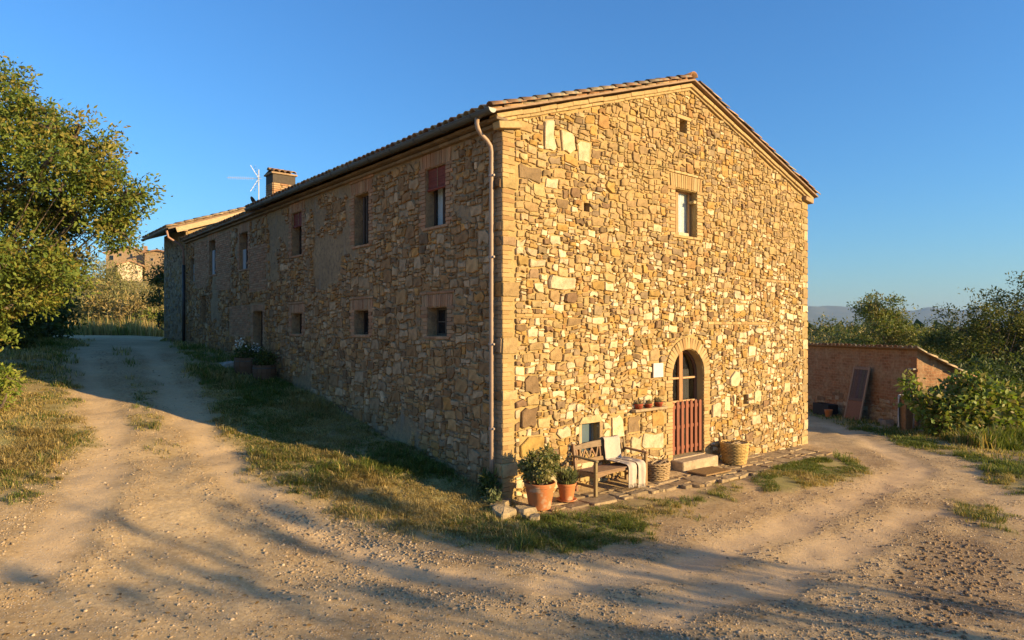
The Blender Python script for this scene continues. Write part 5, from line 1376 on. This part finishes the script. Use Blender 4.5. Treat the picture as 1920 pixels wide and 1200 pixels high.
# right-hand side
RT = [("walnut_tree", "bright leafy tree standing behind the tiled shed roof", (23.6, 42), [B(22.6, 42, 2.9, 1.8), B(24.8, 42, 2.2, 1.9), B(23.2, 42.3, 4.1, 1.25), B(26.2, 41.5, 1.2, 1.6), B(21.4, 42, 1.7, 1.3), B(23.9, 41, .9, 2.0), B(24.5, 42, 3.7, .8)], 900, 17, .18, .175, [(.16, .19, .04), (.20, .21, .05), (.25, .21, .08), (.12, .16, .04)], .12),
      ("oak_tree", "large dark oak behind the leafy fig bush at the picture edge", (24.0, 33.5), [B(22.2, 33, 2.9, 1.6), B(24.3, 33.5, 3.6, 1.7), B(26.6, 33, 3.9, 1.9), B(23.2, 32.5, 1.4, 2.0), B(26.4, 32, 1.4, 2.3), B(21.2, 33, 1.9, 1.0), B(29, 33, 4.0, 2.2), B(25.2, 32.5, 4.7, .8), B(28.5, 32, 1.5, 2.2)], 1900, 19, .18, .145, [(.08, .11, .025), (.11, .13, .03), (.15, .15, .035), (.18, .16, .04), (.06, .09, .022)], .2),
      ("fig_bush", "big-leaved fig bush covering the lit end of the shed", (13.1, 20.2), [B(13.0, 20.2, .35, .65, .7, .65), B(13.9, 20.3, .5, .95, .8, .85), B(14.8, 20.5, .4, .9, .7, .75), B(11.95, 20.2, 1.15, .14, .14, .42), B(12.3, 20.2, .72, .42, .35, .3), B(14.0, 20.2, 1.1, .5, .4, .35)], 520, 9, .13, .17, [(.17, .24, .04), (.22, .27, .05), (.27, .27, .07), (.13, .19, .03), (.30, .25, .09)], .05),
      ("garden_bush", "yellow-green bush at the picture edge next to the fig", (15.9, 20.8), [B(15.7, 20.8, .3, .9, .8, .75), B(16.8, 21, .5, 1.0, .8, .9), B(15.4, 20.4, -.2, .8, .6, .4)], 380, 10, .12, .13, [(.20, .25, .045), (.26, .26, .06), (.16, .20, .04)], .04),
      ("dark_bush", "dark bush filling the gap between shed and large oak", (18.5, 27), [B(18.5, 27, .4, 1.9, 1.5, 1.3), B(21, 28, .4, 2.0, 1.6, 1.4), B(16.6, 26, .1, 1.2, 1.0, .9)], 420, 12, .2, .19, DARKG, .06)]
for k, (nm, lab, (x, y), bl_, n, per, spr, sz, pal, tr) in enumerate(RT):
    tree(nm, lab, "tree" if "tree" in nm else "bush", gp(x, y), lumpy(bl_, 5, k + 3) if "tree" in nm else bl_, int(n * 1.3), per, spr, sz, pal, 100 + k, tr, limbs=110 if 'oak' in nm else 60, shell=.3, gap=.38 if 'tree' in nm else .25, stems=1 if 'tree' in nm else 3, width=.6 if 'fig' in nm else .42)
# smaller trees in the valley between house and shed roof
VT = [(37, 78, 4.2, "olive-brown round tree in the valley right beside the farmhouse corner"), (44, 86, 4.0, "dusky tree in the valley behind the first one"), (42, 75, 2.2, "slim dark cypress in the valley above the shed roof"), (50, 92, 4.5, "dark tree in the valley half behind the walnut"), (33.5, 66, 3.2, "low olive tree in the valley just above the shed tiles"), (58, 95, 5, "dark tree in the valley behind the walnut crown")]
for k, (x, y, r, lab) in enumerate(VT):
    zt_ = CAMH + (618 - (594, 600, 584, 592, 612, 590)[k]) / 1252 * y; zb = z1(x, y); h = zt_ - zb
    bl_ = [B(x, y, zt_ - r * .6, r, r, r * .6), B(x + r * .7, y, zt_ - r * .85, r * .8, r * .8, r * .6), B(x - r * .7, y, zt_ - r * .9, r * .9, r * .8, r * .6), B(x, y, zt_ - r * 1.4, r, r, r * .7)] if k != 2 else [B(x, y, zt_ - 1.8, .7, .7, 1.9), B(x, y, zt_ - 4, .9, .9, 2)]
    tree("valley_tree", lab, "tree", gp(x, y), bl_, 420, 12, .3, .36, (OLIVE + DARKG) if k in (0, 4) else DARKG, 120 + k, .15, "trees in the valley", limbs=10, shell=.4, gap=.25)
# trees that stand outside the picture, towards the sun, and dapple the yard
def ash_blobs(x, y, n, seed, z0, z1_, sp):
    r = random.Random(seed); o = []
    for i in range(n):
        z = r.uniform(z0, z1_); o.append(B(x + r.uniform(-1.2, 1.2), y + r.uniform(-sp, sp), z, r.uniform(.12, .3), r.uniform(.05, .13), r.uniform(.2, .6)))
    return o
OT = [((14.3, .5), ash_blobs(14.3, .5, 22, 1, 2.8, 5.3, 1.1), "bare-branched young ash by the yard, closest to the track"), ((15.4, 2.3), ash_blobs(15.4, 2.3, 24, 2, 2.9, 5.6, .9), "loose young ash by the yard next to the first"), ((14.8, 3.7), ash_blobs(14.8, 3.5, 12, 3, 2.4, 4.0, .6), "young ash by the yard, nearest the farmhouse"), ((17.5, 1.0), ash_blobs(17.5, 1.0, 12, 4, 3.2, 5.8, 1.3), "spreading ash behind the young ones"),
      ((19.5, 10.2), [B(19.5, 10.2, 1.0, 1.0, 1.1, 1.0), B(20, 9.0, .8, 1.0, 1.0, .8)], "rounded hedge bush by the path, sunward of the yard"), ((22.0, 12.0), [B(22, 12.2, 1.2, 1.0, 1.2, 1.3), B(22, 13.4, .9, 1, 1, 1)], "taller hedge bush by the path, sunward of the yard")]
for k, ((x, y), bl_, lab) in enumerate(OT):
    ash = k < 4
    tree("ash_tree" if ash else "hedge_bush", lab, "tree" if ash else "bush", gp(x, y), bl_, 150 if ash else 260, 10, .07 if ash else .15, .11, OAK, 140 + k, .06 if ash else .04, limbs=120 if ash else 40, shell=.1, gap=.2 if ash else .3, stems=1 if ash else 3)

# ------------------------------------------------------------------ hill village
M_VIL = patchwall("village_masonry", (.44, .30, .17), (.38, .25, .14), (.40, .29, .18), 2.0)
M_VCR = surf("cream_render", (.62, .50, .34), (.54, .43, .29), 1.2, .95, 6, .3, .05)
M_VRF = surf("village_roof", (.36, .20, .115), (.28, .165, .10), 2, .95, 12, .6, .05, stretch=(8, 1, 1))
def vhouse(label, x, y, w, d, zb, h, rise, rz, mat, wins, over=.5):
    t = empty("village_house", (x, y, zb), rz, label, "house", "houses of the hill village")
    q = MB(); q.prism([(-w / 2, -8), (w / 2, -8), (w / 2, h), (0, h + rise), (-w / 2, h)], -d / 2, d / 2, lambda s, t_, dd: (s, dd, t_)); q.build("wall", mat, t)
    q = MB()
    for s in (-1, 1):
        q.prism([(s * (w / 2 + over), h - rise * over / (w / 2)), (0, h + rise), (0, h + rise + .3), (s * (w / 2 + over), h - rise * over / (w / 2) + .3)], -d / 2 - over, d / 2 + over, lambda s_, t_, dd: (s_, dd, t_))
    rf = q.build("roof", M_VRF, t)
    for (sx, sz, ww, hh) in wins:
        q = MB(); q.box((sx, -d / 2 - .0, sz), (ww + .3, .12, hh + .3), None, (.40, .3, .2)); f = q.build("window", M_BRICK, t)
        q = MB(); q.box((sx, -d / 2 - .04, sz), (ww, .1, hh), None, (.035, .03, .03)); q.build("pane", M_GLASS, f)
    q = MB(); q.box((w * .2, 0, h + rise * .7 + .5), (.7, .7, 1.6), None, (.34, .22, .14), .03); q.build("chimney", M_BRICK, rf)
    return t
vhouse("long brick house with a shallow gable at the top of the hill village", -85.5, 152, 9.4, 9, 16.2, 3.4, 1.35, R(12), M_VIL, [(-3.6, 2.4, .8, 1.0), (.4, 3.0, .5, .6), (-1.8, 3.1, .5, .6)])
vhouse("pale rendered house with a lit blank wall below the long brick one", -83.6, 146, 4.6, 5, 13.0, 3.6, .9, R(32), M_VCR, [(1.2, 2.2, .45, .6)])
vhouse("plain brick house of the hill village beside the farmhouse corner", -78.2, 150, 5.4, 7, 16.0, 3.6, .5, R(8), M_VIL, [(1.6, 1.6, .9, 1.3), (-1.2, 2.2, .5, .6)])

# ------------------------------------------------------------------ far hills and wooded plain
def ridge(name, dist, prof, depth, mat, seed):
    r = np.random.default_rng(seed); nxr, nyr = 220, 14
    A = np.linspace(-.35, 1.15, nxr); V = []
    for j in range(nyr):
        f = j / (nyr - 1)
        for a in A:
            hgt = prof(a) * math.sin(math.pi * min(1, f * .5 + .0)) * (1 + .18 * (float(vnoise(a * 40, f * 6)) - .5)); Y = dist + depth * f; V.append((a * Y, Y, -60 + hgt * f ** .8))
    V = np.array(V); i = np.arange(nxr * nyr).reshape(nyr, nxr); F_ = np.stack([i[:-1, :-1], i[:-1, 1:], i[1:, 1:], i[1:, :-1]], -1).reshape(-1, 4)
    tag(link(name, npmesh(name, V, F_, mat, None, True)), kind='structure')
M_HILL = surf("hill_woods", (.06, .075, .035), (.12, .11, .06), .004, 1, .01, 0, 1)
ridge("hills", 9000, lambda a: 60 + 12500 * (.024 + .012 * float(fbm(a * 9 + 2, 1.5, 4)) * 2 - .006 * abs(a - .6)), 3500, M_HILL, 1)
rng = np.random.default_rng(160)
nT = 5200; a = rng.uniform(.15, 1.0, nT); Yt = 140 * (1500 / 140) ** rng.random(nT); Xt = a * Yt
P = np.repeat(np.stack([Xt, Yt, gz(Xt, Yt)], 1), 7, axis=0); rad = np.repeat(rng.uniform(2, 4.5, nT), 7); n = len(P)
dv = rng.normal(size=(n, 3)); dv /= np.linalg.norm(dv, axis=1, keepdims=True); P = P + dv * rad[:, None] * np.array([1, 1, .8]); P[:, 2] += rad * 1.1
pal = np.array([(.05, .07, .022), (.08, .09, .03), (.12, .11, .045), (.04, .055, .02)])
tag(link("woods", leaf_mesh("woods", P, rng.normal(size=(n, 3)), dv, rad * rng.uniform(.7, 1.3, n), np.repeat(pal[rng.integers(0, 4, nT)], 7, axis=0), None, .8)), kind='stuff')

# ------------------------------------------------------------------ grass
def scatter(n, xr, yr, rng, dens):
    X = rng.uniform(*xr, n); Y = rng.uniform(*yr, n); u, v = loc(X, Y)
    g = dens(X, Y); keep = (rng.random(n) < g) & ~((u > -.02) & (u < 10.8) & (v > -.02) & (v < 24))
    pat = (u > .1) & (u < 10.0) & (v < 0) & (v > np.interp(u, [0, .6, 1.5, 3.4, 3.9, 6.4, 7.2, 10.2], [-.62, -.85, -.95, -1.0, -1.27, -1.30, -1.15, -1.0]))
    keep &= ~pat; keep &= (np.abs(X) < .84 * Y + 2.5)
    return X[keep], Y[keep]
def grass(name, X, Y, nb, hgt, spread, rng, wid=.006, straw=.5, lean=.5):
    n = len(X); N_ = n * nb; ti = np.repeat(np.arange(n), nb)
    pd = (fbm(X * .8 + 40, Y * .8, 3)); strawp = np.clip(straw + (pd - .47) * 3.0, .03, .97)
    hk = .35 + 1.3 * vnoise(X * 1.7, Y * 1.7) * (.5 + vnoise(X * 6 + 3, Y * 6)); cl = rng.uniform(0, 2 * np.pi, n)
    a = rng.uniform(0, 2 * np.pi, N_); rad = spread * np.sqrt(rng.random(N_))
    bx = X[ti] + rad * np.cos(a); by_ = Y[ti] + rad * np.sin(a); bz = zat(bx, by_) - .01
    h = hgt * hk[ti] * rng.uniform(.5, 1.25, N_); ln = lean * rng.uniform(.2, 1.5, N_) * h; la = np.where(rng.random(N_) < .6, cl[ti] + rng.normal(0, .5, N_), a + rng.normal(0, .8, N_))
    dx, dy = np.cos(la), np.sin(la); sxv, syv = -dy, dx; w = wid * rng.uniform(.7, 1.4, N_)
    b = np.stack([bx, by_, bz], 1); s_ = np.stack([sxv, syv, np.zeros(N_)], 1) * w[:, None]
    m_ = b + np.stack([dx * ln * .35, dy * ln * .35, h * .62], 1); t = b + np.stack([dx * ln, dy * ln, h * np.clip(1 - .25 * ln / np.maximum(h, 1e-6), .45, 1)], 1)
    V = np.stack([b - s_, b + s_, m_ + s_ * .7, m_ - s_ * .7, t], 1).reshape(-1, 3); i = np.arange(N_) * 5
    F = np.concatenate([np.stack([i, i + 1, i + 2], 1), np.stack([i, i + 2, i + 3], 1), np.stack([i + 3, i + 2, i + 4], 1)])
    isd = rng.random(N_) < strawp[ti]
    g_ = np.array([(.13, .17, .03), (.17, .21, .04), (.10, .14, .028), (.21, .22, .05)])[rng.integers(0, 4, N_)]; d_ = np.array([(.50, .38, .145), (.42, .30, .11), (.58, .45, .20), (.34, .26, .095)])[rng.integers(0, 4, N_)]
    c = np.where(isd[:, None], d_, g_) * rng.uniform(.75, 1.2, (N_, 1))
    return tag(link(name, npmesh(name, V, F, M_GRASS, np.repeat(c, 5, axis=0))), kind='stuff')
rng = np.random.default_rng(200)
ga = lambda X, Y: np.clip(grass_amount(X, Y), 0, 1) ** 1.4 * (.35 + .65 * (vnoise(X * 4.1, Y * 4.1) > .36))
X, Y = scatter(60000, (-9, 2), (9, 20), rng, ga); grass("grass", X[:8300], Y[:8300], 13, .08, .085, rng, .0045, .68, 1.3)
X, Y = scatter(24000, (-24, -2), (16, 42), rng, ga); grass("grass", X[:4300], Y[:4300], 11, .15, .13, rng, .008, .55, .9)
X, Y = scatter(16000, (-13, -4), (7, 17), rng, ga); grass("grass", X[:4200], Y[:4200], 13, .065, .09, rng, .006, .78, .8)
X, Y = scatter(60000, (0, 12), (9, 22), rng, lambda X, Y: ga(X, Y) * (vnoise(X * 2.2, Y * 2.2) > .34)); grass("grass", X[:4200], Y[:4200], 15, .07, .07, rng, .0045, .38, 1.0)
X, Y = scatter(30000, (8, 30), (14, 34), rng, ga); grass("grass", X[:4600], Y[:4600], 12, .13, .14, rng, .009, .25)
X, Y = scatter(9000, (-9, 2.5), (9, 19), rng, lambda X, Y: ga(X, Y) * (vnoise(X * 1.3 + 9, Y * 1.3) > .5)); grass("grass", X[:320], Y[:320], 34, .14, .06, rng, .005, .55, 1.1)
# tall straw at the far bend and weeds under the fig
X = rng.uniform(-31, -22, 900); Y = rng.uniform(41, 47, 900); grass("tall_grass", X, Y, 12, .8, .25, rng, .02, .95, .35)
X = rng.uniform(12.5, 19, 700); Y = rng.uniform(18.2, 19.6, 700); grass("weeds", X, Y, 12, .32, .14, rng, .013, .3, .5)
# weeds at the house corner
def weed(label, p, n, h, seed, wid=.16, pal=DARKG):
    rng = np.random.default_rng(seed); t = empty("weed", p, 0, label, "plant")
    P = np.stack([rng.normal(0, .07, n), rng.normal(0, .07, n), rng.uniform(0, h * .7, n)], 1); D = rng.normal(size=(n, 3)) * .6; D[:, 2] += .6
    link("foliage", leaf_mesh("foliage", P, D, rng.normal(size=(n, 3)), rng.uniform(.08, .17, n), np.array(pal)[rng.integers(0, len(pal), n)], None, .28), t)
    q = MB()
    for i in range(5): q.tube([(0, 0, 0), (rng.normal(0, .05), rng.normal(0, .05), h * .9)], [.005, .002], 4, (.06, .08, .03))
    q.build("stem", M_PLAIN, t)
weed("dark leafy weed growing at the foot of the downpipe", lw(-.22, .12, .0), 240, .62, 5)
weed("pale spiky weed between downpipe and corner slabs", lw(-.30, -.15, .0), 130, .32, 6, pal=[(.14, .17, .07), (.19, .2, .1)])

# ------------------------------------------------------------------ gravel
ICO = np.array([(0, 0, 1), (.894, 0, .447), (.276, .851, .447), (-.724, .526, .447), (-.724, -.526, .447), (.276, -.851, .447)]); ICF = [(0, 1, 2), (0, 2, 3), (0, 3, 4), (0, 4, 5), (0, 5, 1)]
ICO = np.vstack([ICO, ICO[1:] * np.array([1.05, 1.05, -.6])]); ICF += [(i, i + 5, i % 5 + 6 if i < 5 else 6) for i in range(1, 6)] + [(i, i % 5 + 6 if i < 5 else 6, i % 5 + 1) for i in range(1, 6)]
ICF = np.array(ICF)
def pebbles(X, Y, smin, smax, rng, bias=2.5, SV=ICO, SF=ICF):
    n = len(X); s = smin + (smax - smin) * rng.random(n) ** bias; a = rng.uniform(0, 6.28, n); ca, sa = np.cos(a), np.sin(a)
    k = len(SV); v = SV[None] * (1 + rng.normal(0, .16, (n, k, 3))); v = v * np.stack([s * rng.uniform(.8, 1.5, n), s * rng.uniform(.7, 1.1, n), s * rng.uniform(.5, .85, n)], 1)[:, None]
    vx = v[..., 0] * ca[:, None] - v[..., 1] * sa[:, None]; vy = v[..., 0] * sa[:, None] + v[..., 1] * ca[:, None]
    V = np.stack([vx + X[:, None], vy + Y[:, None], v[..., 2] + (zat(X, Y) + s * .12)[:, None]], -1).reshape(-1, 3)
    F = (SF[None] + (np.arange(n) * k)[:, None, None]).reshape(-1, 3)
    pal = np.array([(.42, .31, .19), (.48, .365, .235), (.36, .26, .155), (.53, .42, .29), (.40, .315, .22)]); c = pal[rng.integers(0, 5, n)] * rng.uniform(.8, 1.15, (n, 1))
    return V, F, np.repeat(c, k, axis=0)
rng = np.random.default_rng(210)
OCT = np.array([(1, 0, 0), (-1, 0, 0), (0, 1, 0), (0, -1, 0), (0, 0, 1), (0, 0, -.6)]); OCF = np.array([(0, 2, 4), (2, 1, 4), (1, 3, 4), (3, 0, 4), (2, 0, 5), (1, 2, 5), (3, 1, 5), (0, 3, 5)])
n = 220000; Y = 5.2 + 17 * rng.random(n) ** 1.8; X = (rng.random(n) * 1.7 - .85) * Y; u, v = loc(X, Y)
rt_, berm = rut(X, Y); d = (.14 + .86 * np.maximum(sm(fbm(X * .55 + 9, Y * .55 + 4, 3), .47, .62), berm)) * (1 - .75 * rt_) * (1 - .9 * np.clip(grass_amount(X, Y), 0, 1))
keep = (rng.random(n) < d) & ~((u > -.1) & (v > -1.35)); X, Y = X[keep][:36000], Y[keep][:36000]
PPAL = [(.42, .32, .22), (.48, .38, .27), (.36, .27, .18), (.53, .43, .32), (.40, .33, .25)]
V, F, C = pebbles(X, Y, .004, .017, rng, 2.4, OCT, OCF)
tag(link("gravel", npmesh("gravel", V, F, M_STONE, C)), kind='stuff')
V, F, C = pebbles(X[:5200] + .03, Y[:5200], .010, .027, rng, 2.4)
tag(link("gravel", npmesh("gravel", V, F, M_STONE, C * .95)), kind='stuff')
# the pale heap of coarse gravel by the verge
HEAP = on_ground([(480, 940), (560, 960), (660, 985), (760, 1015), (840, 1050), (800, 1075), (680, 1050), (560, 1010), (470, 970)])
n = 9000; X = rng.uniform(-5, 0, n); Y = rng.uniform(8, 12.5, n); keep = rng.random(n) < sm(sdist(X, Y, HEAP) + (fbm(X * 2, Y * 2) - .47) * .6, -.25, .3); X, Y = X[keep], Y[keep]
V, F, C = pebbles(X, Y, .007, .028, rng, 1.8); tag(link("gravel", npmesh("gravel", V, F, M_STONE, C * 1.0)), kind='stuff')

# ------------------------------------------------------------------ air
hm = bpy.data.materials.new("haze"); hm.use_nodes = True; hn = hm.node_tree
for n_ in list(hn.nodes):
    if n_.type == 'BSDF_PRINCIPLED': hn.nodes.remove(n_)
pv = hn.nodes.new('ShaderNodeVolumePrincipled'); pv.inputs['Color'].default_value = (.42, .65, 1.0, 1); pv.inputs['Density'].default_value = 3.6e-5; pv.inputs['Anisotropy'].default_value = .0
hn.links.new(pv.outputs[0], hn.nodes['Material Output'].inputs['Volume'])
x0, x1, y0, y1 = xs[0] - 50, xs[-1] + 50, ys[0] - 50, ys[-1] + 50
q = MB(); q.box(((x0 + x1) / 2, (y0 + y1) / 2, (GZ.min() - 1 + 420) / 2), (x1 - x0, y1 - y0, 420 - GZ.min() + 1)); o = q.build("haze", hm); tag(o, kind='stuff')
# fallen leaves and clods
rng = np.random.default_rng(220)
n = 2600; Y = 5.5 + 16 * rng.random(n) ** 1.5; X = (rng.random(n) * 1.7 - .85) * Y; u, v = loc(X, Y)
keep = (rng.random(n) < .25 + .75 * (fbm(X * .5 + 80, Y * .5, 3) > .5)) & ~((u > -.1) & (v > -.1)); X, Y = X[keep], Y[keep]; n = len(X)
P = np.stack([X, Y, zat(X, Y) + .012], 1); D = rng.normal(size=(n, 3)); D[:, 2] *= .15; Nn = rng.normal(size=(n, 3)) * .25; Nn[:, 2] += 1
tag(link("fallen_leaves", leaf_mesh("fallen_leaves", P, D, Nn, rng.uniform(.03, .075, n), np.array([(.26, .16, .06), (.20, .12, .05), (.34, .23, .09), (.15, .10, .05)])[rng.integers(0, 4, n)], None, .5)), kind='stuff')
n = 7000; X = rng.uniform(2.5, 7, n); Y = rng.uniform(5.4, 10.5, n); keep = rng.random(n) < .5 * sm(sdist(X, Y, SOILP) + (fbm(X * 2, Y * 2) - .47) * 1.2, -.2, .5); X, Y = X[keep], Y[keep]
V, F, C = pebbles(X, Y, .008, .034, rng, 1.6); tag(link("clods", npmesh("clods", V, F, M_STONE, C * np.array((.62, .55, .48)))), kind='stuff')
